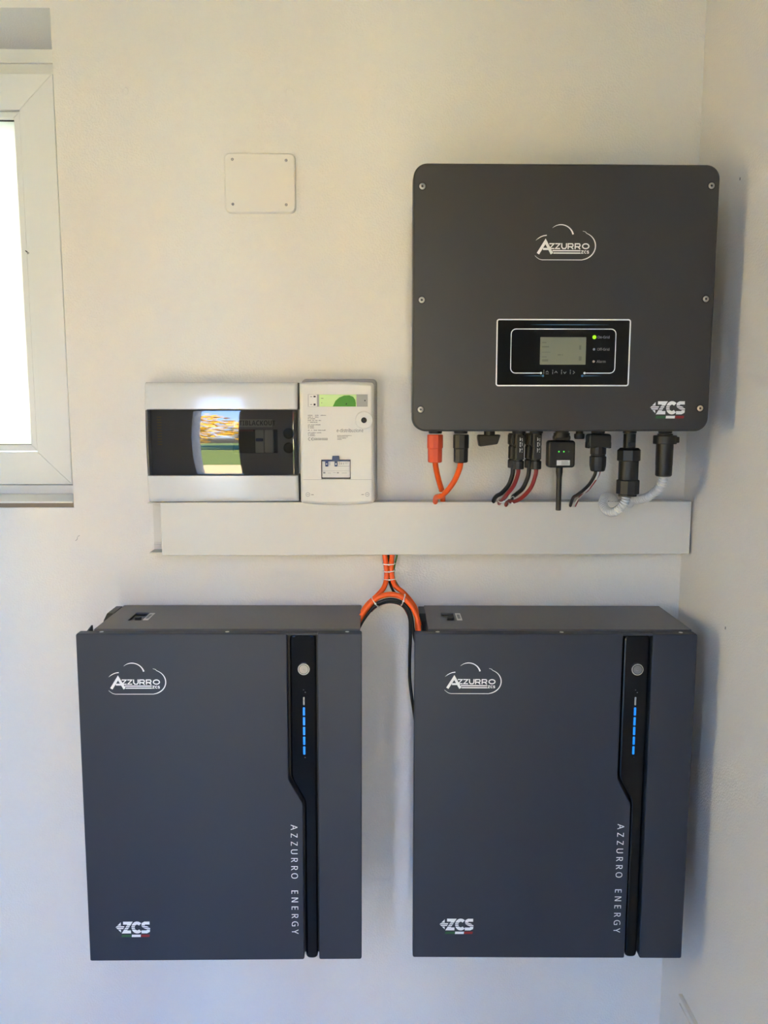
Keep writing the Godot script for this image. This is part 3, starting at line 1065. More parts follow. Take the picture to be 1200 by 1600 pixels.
	for r in rows:
		for wd in r[1]:
			# word-sized rows of small ticks
			var x: float = -0.1258 + wd[0] * 0.00102
			while x < -0.1258 + wd[1] * 0.00102 - 0.0006:
				var hgt := 0.0009 + 0.0008 * rng.randf()
				plate(st, x, r[0] - 0.0008, x + 0.00062, r[0] - 0.0008 + hgt, 0.0782)
				x += 0.00092
	for y in [1.4985, 1.4958, 1.4930, 1.4905]:
		var wid: float = {1.4985: 0.030, 1.4958: 0.022, 1.4930: 0.019, 1.4905: 0.009}[y]
		var x := -0.0645
		while x < -0.0645 + wid:
			plate(st, x, y - 0.0032, x + 0.0006, y - 0.0032 + 0.0008 + 0.0006 * rng.randf(), 0.0782)
			x += 0.00095
	for r in [[-0.1138, -0.1070], [-0.1058, -0.0990], [-0.0975, -0.0850]]:
		stroke(st, Array(rrect(r[0], 1.4868, r[1], 1.4905, 0.0003, 1)), 0.0005, 0.0782, Vector2.ZERO, 1.0, true)
		var x: float = r[0] + 0.0012
		while x < r[1] - 0.001:
			plate(st, x, 1.4877, x + 0.0006, 1.4896, 0.0782)
			x += 0.0011
	at.call(fin(st, "small_print", M.print_black, b))
	st = mb()
	stroke(st, arc(Vector2(-0.1225, 1.4888), 0.0026, 0.0028, 50, 310, 10), 0.0008, 0.0782, Vector2.ZERO, 1.0)
	stroke(st, arc(Vector2(-0.1160, 1.4888), 0.0026, 0.0028, 50, 310, 10), 0.0008, 0.0782, Vector2.ZERO, 1.0)
	plate(st, -0.1184, 1.4884, -0.1160, 1.4892, 0.0782)
	at.call(fin(st, "conformity_mark", M.print_black, b))
	var name_text := text(b, "lettering", "e-distribuzione", 0.0070, Vector3(-0.0660, 1.5065, 0.0780) - o, M.print_dark_grey, 0, false, true)
	name_text.scale = Vector3(0.86, 1, 1)
	# breaker bay
	st = mb()
	plate(st, -0.0990, 1.4045, -0.0370, 1.4455, 0.0660)
	at.call(fin(st, "bay_back", M.print_black, b))
	st = mb()
	box(st, Vector3(-0.0975, 1.4070, 0.0660), Vector3(-0.0385, 1.4430, 0.0715), 0.0006)
	var br := fin(st, "breaker", M.label_paper, b)
	at.call(br)
	st = mb()
	for r in [[-0.0635, 1.4310, -0.0400, 1.4316], [-0.0960, 1.4212, -0.0400, 1.4216], [-0.0950, 1.4160, -0.0905, 1.4190], [-0.0855, 1.4165, -0.0790, 1.4171], [-0.0740, 1.4172, -0.0680, 1.4178], [-0.0660, 1.4163, -0.0620, 1.4186], [-0.0560, 1.4166, -0.0450, 1.4172], [-0.0815, 1.4335, -0.0805, 1.4405], [-0.0610, 1.4345, -0.0600, 1.4405], [-0.0575, 1.4350, -0.0560, 1.4390], [-0.0530, 1.4350, -0.0520, 1.4385], [-0.0490, 1.4370, -0.0430, 1.4375]]:
		plate(st, r[0], r[1], r[2], r[3], 0.0717)
	fin(st, "breaker_print", M.print_grey, br)
	st = mb()
	extrude(st, PackedVector2Array([Vector2(-0.0975, 1.4420), Vector2(-0.0385, 1.4420), Vector2(-0.0385, 1.4450), Vector2(-0.0602, 1.4450), Vector2(-0.0610, 1.4535), Vector2(-0.0750, 1.4535), Vector2(-0.0760, 1.4450), Vector2(-0.0975, 1.4450)]), [Vector2(0, 0.0700), Vector2(0, 0.0805), Vector2(0.0006, 0.0815)])
	for x in [-0.0905, -0.0710]:
		box(st, Vector3(x, 1.4308, 0.0715), Vector3(x + 0.0062, 1.4425, 0.0750), 0.0006)
	fin(st, "lever", M.lever_blue, br)
	for x in [-0.0885, -0.0690]:
		st = mb()
		plate(st, x, 1.4345, x + 0.0022, 1.4378, 0.0752)
		fin(st, "lever_mark", M.print_white, br)
	for x in [-0.1275, -0.0020]:
		st = mb()
		lathe(st, [Vector2(0.0046, 0.0), Vector2(0.0046, 0.0006), Vector2(0.0036, 0.0008), Vector2(0.0036, -0.001), Vector2(0, -0.001)], out_at(Vector3(x, 1.3720, 0.0783)), 20)
		box(st, Vector3(x - 0.0022, 1.3714, 0.0775), Vector3(x + 0.0022, 1.3726, 0.0788))
		at.call(fin(st, "seal_screw", M.meter_grey, b))
		st = mb()
		var sx: float = x + (0.0072 if x < -0.05 else -0.0122)
		for k in 4:
			plate(st, sx + k * 0.0013, 1.3708, sx + k * 0.0013 + 0.0008, 1.3724, 0.0782)
		at.call(fin(st, "small_print", M.print_black, b))

# ------------------------------------------------------------------ battery cabinet
func battery(label: String, at: Vector3, turn: Vector3, knob_shift: float) -> void:
	var W := 0.557
	var H := 0.690
	var b := thing("battery_cabinet", label, "battery", at, "wall battery cabinets")
	b.rotation = turn
	var L := -W / 2
	var zf := 0.240
	# casing behind the front
	var st := mb()
	box(st, Vector3(L + 0.029, 0.006, 0.008), Vector3(-L - 0.019, H - 0.004, 0.214), 0.002)
	fin(st, "casing", M.cover_steel, b)
	# front panels on both sides of the black strip
	var rings := [Vector2(0, 0.219), Vector2(0, zf - 0.003), Vector2(0.0005, zf - 0.0008), Vector2(0.0018, zf)]
	var p := PackedVector2Array([Vector2(L, 0), Vector2(L + 0.439, 0), Vector2(L + 0.439, 0.338), Vector2(L + 0.4105, 0.390), Vector2(L + 0.4105, H), Vector2(L, H)])
	st = mb()
	extrude(st, rounded(p, 0.0042, 4), rings, [], -1)
	var front := fin(st, "front_panel", M.charcoal_coat, b)
	st = mb()
	extrude(st, rounded(PackedVector2Array([Vector2(L + 0.4695, 0), Vector2(-L, 0), Vector2(-L, H), Vector2(L + 0.4695, H)]), 0.0042, 4), rings, [], -1)
	fin(st, "side_panel", M.charcoal_coat, b)
	st = mb()
	box(st, Vector3(L + 0.4104, H - 0.0035, 0.219), Vector3(L + 0.4696, H - 0.0002, zf - 0.002))
	fin(st, "top_lip", M.charcoal_coat, b)
	# glossy strip, slightly crowned, set back between the panels
	st = mb()
	var sp := PackedVector2Array([Vector2(L + 0.4420, -0.003), Vector2(L + 0.4665, -0.003), Vector2(L + 0.4665, H - 0.0045), Vector2(L + 0.4150, H - 0.0045), Vector2(L + 0.4150, 0.390), Vector2(L + 0.4420, 0.340)])
	extrude(st, rounded(sp, 0.010, 4), [Vector2(0, 0.216), Vector2(0, 0.2290), Vector2(0.0015, 0.2315), Vector2(0.0040, 0.2325)], [], -1)
	var strip := fin(st, "black_strip", M.black_gloss, b)
	st = mb()
	box(st, Vector3(L + 0.4104, 0.001, 0.214), Vector3(L + 0.4696, H - 0.004, 0.2165))
	fin(st, "strip_back", M.black_plastic, b)
	# power button
	st = mb()
	var c := Vector3(L + 0.4425, 0.617, 0.2320)
	lathe(st, [Vector2(0.0124, 0), Vector2(0.0124, 0.0035), Vector2(0.0116, 0.0048), Vector2(0.0098, 0.0048), Vector2(0.0094, 0.0030)], out_at(c), 28)
	var button := fin(st, "power_button", M.chrome, b)
	st = mb()
	lathe(st, [Vector2(0.0094, 0.0030), Vector2(0.0088, 0.0045), Vector2(0.0030, 0.0042), Vector2(0.0026, 0.0030), Vector2(0, 0.0030)], out_at(c), 28)
	fin(st, "button_cap", M.button_steel, button)
	st = mb()
	lathe(st, [Vector2(0.0100, 0.0049), Vector2(0.0088, 0.0049)], out_at(c), 28)
	fin(st, "button_ring", M.black_plastic, button)
	# charge lights
	for i in 6:
		st = mb()
		var y1 := 0.5590 - i * 0.0203 - (0.001 if i > 0 else 0.0)
		var half := 0.0022 if i > 0 else 0.0017
		extrude(st, rrect(L + 0.4420 - half, y1 - 0.0170, L + 0.4420 + half, y1, 0.0012, 3), [Vector2(0, 0.2320), Vector2(0, 0.2330), Vector2(0.0004, 0.2333)])
		var led := fin(st, "charge_light", M.led_off if i == 0 else M.led_blue, strip)
		led.set_meta("label", "unlit pale top charge bar" if i == 0 else "glowing blue charge bar")
	st = mb()
	for q in [Vector2(L + 0.4405, 0.573), Vector2(L + 0.4440, 0.568)]:
		plate(st, q.x, q.y, q.x + 0.002, q.y + 0.0012, 0.2327)
	plate(st, L + 0.4425, 0.4325, L + 0.4445, 0.4340, 0.2327)
	fin(st, "small_print", M.print_grey, strip)
	# print on the front
	cloud_logo(front, L + 0.0600, 0.5670, 0.1125, zf + 0.0004)
	initials_logo(front, L + 0.0550, 0.0530, 0.0700, zf + 0.0004, M.charcoal_coat)
	var word := "AZZURRO ENERGY"
	for i in word.length():
		if word[i] != " ":
			text(front, "letter", word[i], 0.0135, Vector3(L + 0.4205, 0.2890 - i * 0.01745, zf), M.print_white, -PI / 2)
	# top cover with its switch well
	st = mb()
	var k := knob_shift
	var wx := L + 0.0615 + k
	var well := PackedVector2Array([Vector2(wx, -0.150), Vector2(wx + 0.027, -0.150), Vector2(wx + 0.027, -0.086), Vector2(wx, -0.086)])
	var sheet := PackedVector2Array([Vector2(L + 0.028, -0.2155), Vector2(-L - 0.0035, -0.2155), Vector2(-L - 0.0035, -0.018), Vector2(L + 0.028, -0.018)])
	extrude(st, sheet, [Vector2(0, -0.004), Vector2(0, -0.0006), Vector2(0.0006, 0)], [well])
	var lid := fin(st, "top_cover", M.cover_steel, b)
	lid.transform = Transform3D(Basis(Vector3.RIGHT, -PI / 2), Vector3(0, H + 0.003, 0))
	st = mb()
	box(st, Vector3(wx - 0.002, H - 0.0038, 0.084), Vector3(wx + 0.029, H - 0.0030, 0.152))
	fin(st, "switch_well", M.cover_steel, b)
	st = mb()
	lathe(st, [Vector2(0.0075, 0), Vector2(0.0075, 0.0085), Vector2(0.0065, 0.0095), Vector2(0, 0.0095)], up_at(Vector3(wx + 0.017, H - 0.0030, 0.134)), 16)
	fin(st, "rotary_switch", M.black_plastic, b)
	st = mb()
	box(st, Vector3(wx + 0.030, H + 0.003, 0.090), Vector3(wx + 0.041, H + 0.0034, 0.148))
	var tag := fin(st, "switch_label", M.label_paper, b)
	st = mb()
	box(st, Vector3(wx + 0.0325, H + 0.0034, 0.102), Vector3(wx + 0.0385, H + 0.0036, 0.136))
	fin(st, "label_print", M.print_grey, tag)
	for x in [L + 0.046, L + 0.292, L + 0.528]:
		st = mb()
		lathe(st, [Vector2(0.0040, -0.0005), Vector2(0.0040, 0.0006), Vector2(0, 0.0009)], up_at(Vector3(x, H, 0.2265)), 14)
		fin(st, "lip_screw", M.print_white, b)
	# black brackets at the left
	st = mb()
	extrude(st, PackedVector2Array([Vector2(-0.120, 0.30), Vector2(-0.032, 0.30), Vector2(-0.032, H + 0.004), Vector2(-0.095, H + 0.004), Vector2(-0.120, H - 0.006)]), [Vector2(0, 0), Vector2(0, 0.013)])
	var br := fin(st, "hanging_bracket", M.black_plastic, b)
	br.transform = Transform3D(Basis(Vector3.UP, PI / 2), Vector3(L + 0.015, 0, 0))
	st = mb()
	extrude(st, PackedVector2Array([Vector2(-0.219, 0.02), Vector2(-0.190, 0.02), Vector2(-0.190, H + 0.004), Vector2(-0.219, H - 0.001)]), [Vector2(0, 0), Vector2(0, 0.003)])
	br = fin(st, "front_bracket", M.black_plastic, b)
	br.transform = Transform3D(Basis(Vector3.UP, PI / 2), Vector3(L + 0.014, 0, 0))

# ------------------------------------------------------------------ cables between inverter and trunking
func base_of(o: Node3D, p: Vector3) -> void:
	for c in o.get_children():
		c.position -= p
	o.position = p

func hexed(st: SurfaceTool, prof: Array, t: Transform3D, seg := 6) -> void:
	lathe(st, prof, t, seg, -1)

func tie(pts: Array, label: String, group := "white cable ties") -> void:
	var o := thing("cable_tie", label, "cable tie", Vector3.ZERO, group)
	var st := mb()
	tube(st, pts, 0.0011, 6, 4)
	var p: Vector3 = pts[0]
	fin(st, "strap", M.white_tie, o)
	st = mb()
	box(st, p - Vector3(0.0022, 0.0018, 0.0016), p + Vector3(0.0022, 0.0018, 0.0016), 0.0005)
	fin(st, "tie_head", M.white_tie, o)
	base_of(o, p)

func loop_round(c: Vector3, rx: float, rz: float, tilt: Vector3) -> Array:
	var out := []
	var b := Basis.from_euler(tilt)
	for i in 11:
		var a := PI / 2 + TAU * i / 10
		out.append(c + b * Vector3(cos(a) * rx, 0, sin(a) * rz))
	return out

func upper_cables() -> void:
	# battery leads with hexagonal plugs
	for s in [[0.1342, M.orange_plug, "orange battery lead with an orange-red plug, leftmost under the inverter", [Vector3(0.1342, 1.4506, 0.160), Vector3(0.1365, 1.4348, 0.155), Vector3(0.1436, 1.4098, 0.132), Vector3(0.1524, 1.3865, 0.104), Vector3(0.1577, 1.3730, 0.078), Vector3(0.1601, 1.3607, 0.058), Vector3(0.1616, 1.3438, 0.045)]], [0.1862, M.black_plastic, "orange battery lead with a black plug, second under the inverter", [Vector3(0.1862, 1.4505, 0.160), Vector3(0.1844, 1.4321, 0.155), Vector3(0.1764, 1.4071, 0.140), Vector3(0.1633, 1.3863, 0.133), Vector3(0.1510, 1.3718, 0.112), Vector3(0.1440, 1.3645, 0.076), Vector3(0.1449, 1.3438, 0.045)]]]:
		var o := thing("battery_lead", s[2], "cable", Vector3.ZERO, "orange battery leads")
		var st := mb()
		hexed(st, [Vector2(0.0, 1.4445), Vector2(0.0120, 1.4445), Vector2(0.0142, 1.4460), Vector2(0.0145, 1.4720), Vector2(0.0158, 1.4745), Vector2(0.0158, 1.4990), Vector2(0.0148, 1.5005), Vector2(0, 1.5005)], up_at(Vector3(s[0], 0, 0.16)), 10)
		fin(st, "plug", s[1], o)
		st = mb()
		tube(st, s[3], 0.0057, 14, 8)
		fin(st, "sheath", M.orange_sheath, o)
		base_of(o, Vector3(s[0], 1.3535, 0.10))
	tie(loop_round(Vector3(0.1570, 1.3835, 0.114), 0.0130, 0.013, Vector3(0.25, 0, 0.15)), "white cable tie round the crossed orange battery leads")
	# four solar leads
	for s in [[0.3000, 0.118, M.black_cable, "black solar lead behind the left red one", [Vector3(0.2990, 1.4324, 0.118), Vector3(0.2982, 1.4166, 0.118), Vector3(0.2915, 1.3950, 0.115), Vector3(0.2801, 1.3768, 0.100), Vector3(0.2725, 1.3680, 0.080), Vector3(0.2695, 1.3564, 0.060), Vector3(0.2700, 1.3365, 0.045)]],
		[0.3345, 0.118, M.black_cable, "black solar lead behind the right red one", [Vector3(0.3330, 1.4324, 0.118), Vector3(0.3308, 1.4126, 0.118), Vector3(0.3212, 1.3883, 0.115), Vector3(0.3120, 1.3740, 0.095), Vector3(0.3090, 1.3650, 0.070), Vector3(0.3092, 1.3502, 0.050), Vector3(0.3095, 1.3358, 0.040)]],
		[0.3020, 0.160, M.red_sheath, "left dark red solar lead with a black connector", [Vector3(0.3025, 1.4349, 0.160), Vector3(0.3022, 1.4220, 0.160), Vector3(0.2960, 1.3976, 0.150), Vector3(0.2864, 1.3769, 0.127), Vector3(0.2831, 1.3610, 0.092), Vector3(0.2814, 1.3508, 0.060), Vector3(0.2826, 1.3365, 0.045)]],
		[0.3370, 0.160, M.red_sheath, "right dark red solar lead with a black connector", [Vector3(0.3385, 1.4348, 0.160), Vector3(0.3376, 1.4193, 0.160), Vector3(0.3305, 1.3923, 0.150), Vector3(0.3170, 1.3702, 0.130), Vector3(0.3045, 1.3590, 0.106), Vector3(0.2966, 1.3560, 0.075), Vector3(0.2970, 1.3365, 0.045)]]]:
		var o := thing("solar_lead", s[3], "cable", Vector3.ZERO, "solar leads under the inverter")
		var t := up_at(Vector3(s[0], 0, s[1]))
		var st := mb()
		lathe(st, [Vector2(0, 1.4310), Vector2(0.0110, 1.4310), Vector2(0.0118, 1.4325), Vector2(0.0118, 1.4465), Vector2(0.0108, 1.4480)], t, 12, -1)
		fin(st, "nut", M.black_plastic, o)
		st = mb()
		lathe(st, [Vector2(0.0092, 1.4470), Vector2(0.0092, 1.4500), Vector2(0.0112, 1.4510), Vector2(0.0112, 1.4745), Vector2(0.0100, 1.4755), Vector2(0.0100, 1.4785), Vector2(0.0114, 1.4795), Vector2(0.0114, 1.5020), Vector2(0, 1.5020)], t, 14, 1)
		box(st, Vector3(s[0] - 0.0055, 1.452, s[1] + 0.008), Vector3(s[0] + 0.0085, 1.500, s[1] + 0.0125), 0.001)
		box(st, Vector3(s[0] - 0.0125, 1.4795, s[1] - 0.003), Vector3(s[0] - 0.008, 1.500, s[1] + 0.004), 0.001)
		var con := fin(st, "connector", M.black_plastic, o)
		if s[1] > 0.15:
			st = mb()
			for k in 13:
				if k in [4, 9]:
					continue
				plate(st, s[0] - 0.0002, 1.4655 + k * 0.0023, s[0] + 0.0012 + 0.0007 * (k % 3), 1.4655 + k * 0.0023 + 0.0015, s[1] + 0.0127)
				if k % 4 != 1:
					plate(st, s[0] + 0.0042, 1.4655 + k * 0.0022, s[0] + 0.0055, 1.4655 + k * 0.0022 + 0.0012, s[1] + 0.0127)
			fin(st, "small_print", M.print_white, con)
		st = mb()
		tube(st, s[4], 0.0042 if s[2] == M.red_sheath else 0.0045, 12, 8)
		fin(st, "sheath", s[2], o)
		base_of(o, Vector3(s[0], 1.3535, s[1]))
	tie(loop_round(Vector3(0.2850, 1.3640, 0.092), 0.012, 0.011, Vector3(0.5, 0, 0.5)), "white cable tie round the left solar leads")
	tie(loop_round(Vector3(0.3015, 1.3600, 0.095), 0.009, 0.013, Vector3(0.3, 0, 1.0)), "white cable tie round the right solar leads")
	# data logger stick
	var o := thing("wireless_logger", "black plug-in data logger with green lights and a stub antenna", "data logger", Vector3(0.3866, 1.4348, 0.16))
	var c := Vector3(0.3866, 1.4348, 0.16)
	var st := mb()
	extrude(st, rrect(-0.0270, 0, 0.0270, 0.0540, 0.006), [Vector2(0.003, -0.013), Vector2(0, -0.010), Vector2(0, 0.010), Vector2(0.001, 0.0125), Vector2(0.003, 0.0135)], [], 1)
	fin(st, "body", M.black_plastic, o)
	st = mb()
	box(st, Vector3(-0.0150, 0.0540, -0.010), Vector3(0.0180, 0.0645, 0.010), 0.002)
	lathe(st, [Vector2(0.0165, 0.0600), Vector2(0.0165, 0.0690), Vector2(0, 0.0690)], up_at(Vector3(0.0015, 0, 0)), 16)
	fin(st, "connector", M.black_plastic, o)
	st = mb()
	lathe(st, [Vector2(0, -0.0880), Vector2(0.0045, -0.0878), Vector2(0.0052, -0.0865), Vector2(0.0056, -0.020), Vector2(0.0068, -0.010), Vector2(0.0068, 0.001)], up_at(Vector3(-0.0010, 0, 0)), 16)
	fin(st, "antenna", M.black_plastic, o)
	for i in 3:
		st = mb()
		lathe(st, [Vector2(0.0016, 0), Vector2(0.0016, 0.0006), Vector2(0, 0.0008)], out_at(Vector3(-0.0060 + 0.0098 * i, 0.0320, 0.0133)), 10)
		fin(st, "status_led", M.led_green if i < 2 else M.print_green, o)
	st = mb()
	plate(st, -0.0100, 0.0045, 0.0165, 0.0150, 0.0137)
	var tag := fin(st, "label_sticker", M.label_paper, o)
	st = mb()
	for k in 3:
		plate(st, -0.0005, 0.0065 + k * 0.0026, 0.0150 - k * 0.001, 0.0075 + k * 0.0026, 0.0139)
	fin(st, "label_print", M.print_grey, tag)
	# signal plug with thin wires
	o = thing("signal_cable", "black signal plug with thin loose wires, right of the logger", "cable")
	st = mb()
	box(st, Vector3(0.4400, 1.4740, 0.145), Vector3(0.4850, 1.5020, 0.175), 0.003)
	box(st, Vector3(0.4385, 1.4730, 0.150), Vector3(0.4440, 1.4860, 0.170), 0.001)
	box(st, Vector3(0.4800, 1.4730, 0.150), Vector3(0.4865, 1.4860, 0.170), 0.001)
	fin(st, "connector", M.black_plastic, o)
	st = mb()
	lathe(st, [Vector2(0, 1.4265), Vector2(0.0125, 1.4265), Vector2(0.0145, 1.4285), Vector2(0.0165, 1.4390), Vector2(0.0168, 1.4560), Vector2(0.0145, 1.4575), Vector2(0.0145, 1.4605), Vector2(0.0158, 1.4615), Vector2(0.0158, 1.4760)], up_at(Vector3(0.4630, 0, 0.16)), 14, -1)
	fin(st, "cap_nut", M.black_plastic, o)
	st = mb()
	tube(st, [Vector3(0.4600, 1.4347, 0.160), Vector3(0.4576, 1.4191, 0.160), Vector3(0.4506, 1.4001, 0.150), Vector3(0.4419, 1.3855, 0.135), Vector3(0.4359, 1.3736, 0.112), Vector3(0.4340, 1.3640, 0.085), Vector3(0.4360, 1.3379, 0.050)], 0.0034, 10, 8)
	fin(st, "black_wire", M.black_cable, o)
	st = mb()
	tube(st, [Vector3(0.4655, 1.4350, 0.165), Vector3(0.4634, 1.4195, 0.165), Vector3(0.4570, 1.4005, 0.156), Vector3(0.4470, 1.3847, 0.141), Vector3(0.4424, 1.3705, 0.118), Vector3(0.4425, 1.3600, 0.088), Vector3(0.4420, 1.3379, 0.052)], 0.0014, 8, 8)
	fin(st, "white_wire", M.conduit_white, o)
	st = mb()
	tube(st, [Vector3(0.4680, 1.4350, 0.162), Vector3(0.4660, 1.4195, 0.162), Vector3(0.4545, 1.3985, 0.158), Vector3(0.4500, 1.3840, 0.138), Vector3(0.4400, 1.3715, 0.116), Vector3(0.4455, 1.3600, 0.086), Vector3(0.4460, 1.3379, 0.052)], 0.0013, 8, 8)
	fin(st, "orange_wire", M.red_sheath, o)
	base_of(o, Vector3(0.4630, 1.3535, 0.16))
	# two cable glands with white corrugated hose
	o = thing("gland_hose", "large black cable gland with a white corrugated hose curled left", "conduit", Vector3.ZERO, "white corrugated hoses")
	st = mb()
	var t := up_at(Vector3(0.5257, 0, 0.16))
	lathe(st, [Vector2(0.0122, 1.4700), Vector2(0.0122, 1.5018), Vector2(0, 1.5018)], t, 18)
	box(st, Vector3(0.5200, 1.4760, 0.170), Vector3(0.5330, 1.4850, 0.176), 0.001)
	fin(st, "neck", M.black_plastic, o)
	st = mb()
	hexed(st, [Vector2(0.0205, 1.4470), Vector2(0.0240, 1.4485), Vector2(0.0240, 1.4690), Vector2(0.0190, 1.4735), Vector2(0, 1.4735)], t, 8)
	fin(st, "upper_nut", M.black_plastic, o)
	st = mb()
	lathe(st, [Vector2(0.0196, 1.4080), Vector2(0.0196, 1.4480)], t, 24)
	fin(st, "sleeve", M.black_plastic, o)
	st = mb()
	hexed(st, [Vector2(0, 1.3760), Vector2(0.0185, 1.3760), Vector2(0.0190, 1.3800), Vector2(0.0236, 1.3815), Vector2(0.0236, 1.4080), Vector2(0.0196, 1.4100)], t, 10)
	fin(st, "lower_nut", M.black_plastic, o)
	st = mb()
	tube(st, [Vector3(0.5235, 1.3800, 0.160), Vector3(0.5205, 1.3620, 0.158), Vector3(0.5085, 1.3445, 0.149), Vector3(0.4975, 1.3405, 0.128), Vector3(0.4931, 1.3505, 0.105), Vector3(0.5007, 1.3625, 0.085), Vector3(0.5155, 1.3655, 0.066), Vector3(0.5310, 1.3570, 0.050), Vector3(0.5390, 1.3395, 0.040)], 0.0096, 18, 10, 0.0022, 0.0054)
	fin(st, "hose", M.conduit_white, o)
	base_of(o, Vector3(0.5257, 1.3535, 0.16))
	o = thing("gland_hose", "slim black cable gland with a white corrugated hose, rightmost under the inverter", "conduit", Vector3.ZERO, "white corrugated hoses")
	st = mb()
	t = up_at(Vector3(0.5975, 0, 0.16))
	lathe(st, [Vector2(0.0225, 1.4815), Vector2(0.0230, 1.4830), Vector2(0.0230, 1.4975), Vector2(0.0220, 1.4985), Vector2(0.0150, 1.4990), Vector2(0.0150, 1.5018), Vector2(0, 1.5018)], t, 20)
	box(st, Vector3(0.6120, 1.4840, 0.165), Vector3(0.6215, 1.4960, 0.175), 0.001)
	fin(st, "collar", M.black_plastic, o)
	st = mb()
	lathe(st, [Vector2(0, 1.4160), Vector2(0.0140, 1.4160), Vector2(0.0162, 1.4185), Vector2(0.0165, 1.4385), Vector2(0.0168, 1.4395), Vector2(0.0170, 1.4830)], t, 20)
	fin(st, "sleeve", M.black_plastic, o)
	st = mb()
	tube(st, [Vector3(0.5978, 1.4215, 0.160), Vector3(0.5971, 1.4085, 0.160), Vector3(0.5911, 1.3890, 0.150), Vector3(0.5811, 1.3716, 0.127), Vector3(0.5709, 1.3619, 0.098), Vector3(0.5640, 1.3560, 0.068), Vector3(0.5640, 1.3358, 0.045)], 0.0096, 18, 10, 0.0022, 0.0054)
	fin(st, "hose", M.conduit_white, o)
	base_of(o, Vector3(0.5975, 1.3535, 0.16))

# ------------------------------------------------------------------ cables between trunking and batteries
func cable(called: String, label: String, pts: Array, r: float, m: Material, group: String) -> void:
	var o := thing(called, label, "cable", Vector3.ZERO, group)
	var st := mb()
	tube(st, pts, r, 14, 8)
	fin(st, "sheath", m, o)
	base_of(o, pts[pts.size() - 1])

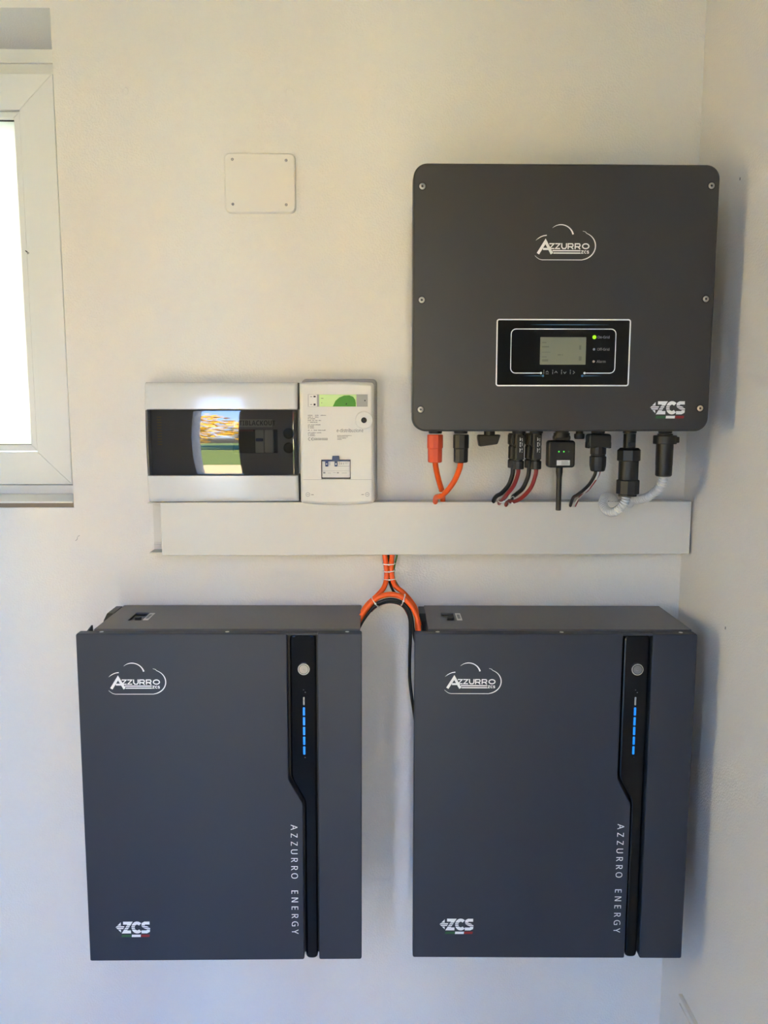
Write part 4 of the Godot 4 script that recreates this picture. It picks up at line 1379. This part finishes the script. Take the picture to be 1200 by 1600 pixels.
func lower_cables() -> void:
	var g := "cables down to the batteries"
	cable("orange_cable", "orange cable from the trunking down to the left battery", [Vector3(0.0343, 1.2469, 0.035), Vector3(0.0356, 1.2336, 0.040), Vector3(0.0390, 1.2104, 0.045), Vector3(0.0396, 1.1873, 0.050), Vector3(0.0342, 1.1677, 0.058), Vector3(0.0198, 1.1509, 0.065), Vector3(-0.0010, 1.1324, 0.070), Vector3(-0.0135, 1.1139, 0.075), Vector3(-0.0218, 1.0912, 0.080)], 0.0056, M.orange_sheath, g)
	cable("orange_cable", "orange cable from the trunking down to the right battery", [Vector3(0.0531, 1.2469, 0.035), Vector3(0.0516, 1.2336, 0.040), Vector3(0.0500, 1.2104, 0.045), Vector3(0.0516, 1.1873, 0.050), Vector3(0.0590, 1.1686, 0.056), Vector3(0.0765, 1.1544, 0.060), Vector3(0.0932, 1.1362, 0.070), Vector3(0.1024, 1.1188, 0.080), Vector3(0.1055, 1.0818, 0.100)], 0.0056, M.orange_sheath, g)
	cable("orange_cable", "orange cable arching between the two batteries", [Vector3(-0.0270, 1.0937, 0.105), Vector3(-0.0133, 1.1173, 0.105), Vector3(0.0003, 1.1367, 0.105), Vector3(0.0194, 1.1547, 0.105), Vector3(0.0438, 1.1615, 0.105), Vector3(0.0682, 1.1572, 0.105), Vector3(0.0884, 1.1412, 0.108), Vector3(0.1003, 1.1207, 0.115), Vector3(0.1066, 1.0957, 0.125), Vector3(0.1078, 1.0694, 0.130)], 0.0058, M.orange_sheath, g)
	cable("black_cable", "black cable arching under the orange one between the batteries", [Vector3(-0.0271, 1.0755, 0.100), Vector3(-0.0120, 1.1049, 0.100), Vector3(0.0058, 1.1285, 0.100), Vector3(0.0221, 1.1424, 0.100), Vector3(0.0466, 1.1492, 0.100), Vector3(0.0698, 1.1435, 0.100), Vector3(0.0834, 1.1309, 0.100), Vector3(0.0915, 1.1099, 0.100), Vector3(0.0955, 1.0819, 0.100), Vector3(0.1050, 1.0400, 0.100)], 0.0040, M.black_cable, g)
	cable("black_cable", "thin black cable hanging down the left side of the right battery", [Vector3(-0.0217, 1.0939, 0.090), Vector3(-0.0011, 1.1196, 0.092), Vector3(0.0222, 1.1376, 0.092), Vector3(0.0468, 1.1431, 0.092), Vector3(0.0715, 1.1360, 0.092), Vector3(0.0870, 1.1144, 0.090), Vector3(0.0900, 1.0721, 0.090), Vector3(0.0890, 1.0138, 0.085), Vector3(0.0895, 0.9690, 0.080), Vector3(0.0930, 0.9347, 0.090), Vector3(0.0980, 0.9000, 0.115), Vector3(0.1005, 0.8800, 0.130)], 0.0034, M.black_cable, g)
	cable("red_cable", "dark red cable tucked under the black arch", [Vector3(0.0050, 1.1200, 0.084), Vector3(0.0222, 1.1340, 0.084), Vector3(0.0468, 1.1398, 0.084), Vector3(0.0715, 1.1325, 0.084), Vector3(0.0850, 1.1120, 0.080), Vector3(0.0905, 1.0900, 0.076)], 0.0026, M.red_sheath, g)
	cable("black_cable", "short black cable leaving the orange bundle below the trunking", [Vector3(0.0440, 1.2440, 0.022), Vector3(0.0446, 1.2100, 0.026), Vector3(0.0450, 1.1880, 0.033), Vector3(0.0475, 1.1722, 0.044), Vector3(0.0545, 1.1580, 0.060), Vector3(0.0664, 1.1500, 0.070), Vector3(0.0780, 1.1400, 0.078)], 0.0028, M.black_cable, g)
	cable("green_cable", "thin green and yellow earth wire beside the orange bundle", [Vector3(0.0640, 1.2440, 0.030), Vector3(0.0625, 1.2300, 0.030), Vector3(0.0590, 1.2150, 0.030), Vector3(0.0560, 1.1990, 0.030), Vector3(0.0560, 1.1850, 0.032), Vector3(0.0640, 1.1680, 0.040), Vector3(0.0840, 1.1440, 0.050)], 0.0018, M.green_sheath, g)
	tie(loop_round(Vector3(0.0445, 1.2165, 0.044), 0.0135, 0.009, Vector3(0.1, 0, 0)), "white cable tie round the orange bundle, highest one below the trunking")
	tie(loop_round(Vector3(0.0450, 1.2010, 0.046), 0.0135, 0.009, Vector3(0.1, 0, 0.08)), "white cable tie round the orange bundle, the middle one below the trunking")
	tie(loop_round(Vector3(0.0455, 1.1840, 0.049), 0.0140, 0.009, Vector3(0.1, 0, 0.03)), "white cable tie round the orange bundle just above the fork")
	tie(loop_round(Vector3(0.0145, 1.1435, 0.101), 0.0128, 0.011, Vector3(0, 0, -0.95)), "white cable tie on the left side of the orange arch")
	tie(loop_round(Vector3(0.0735, 1.1490, 0.102), 0.0128, 0.011, Vector3(0, 0, 1.25)), "white cable tie on the right side of the orange arch")
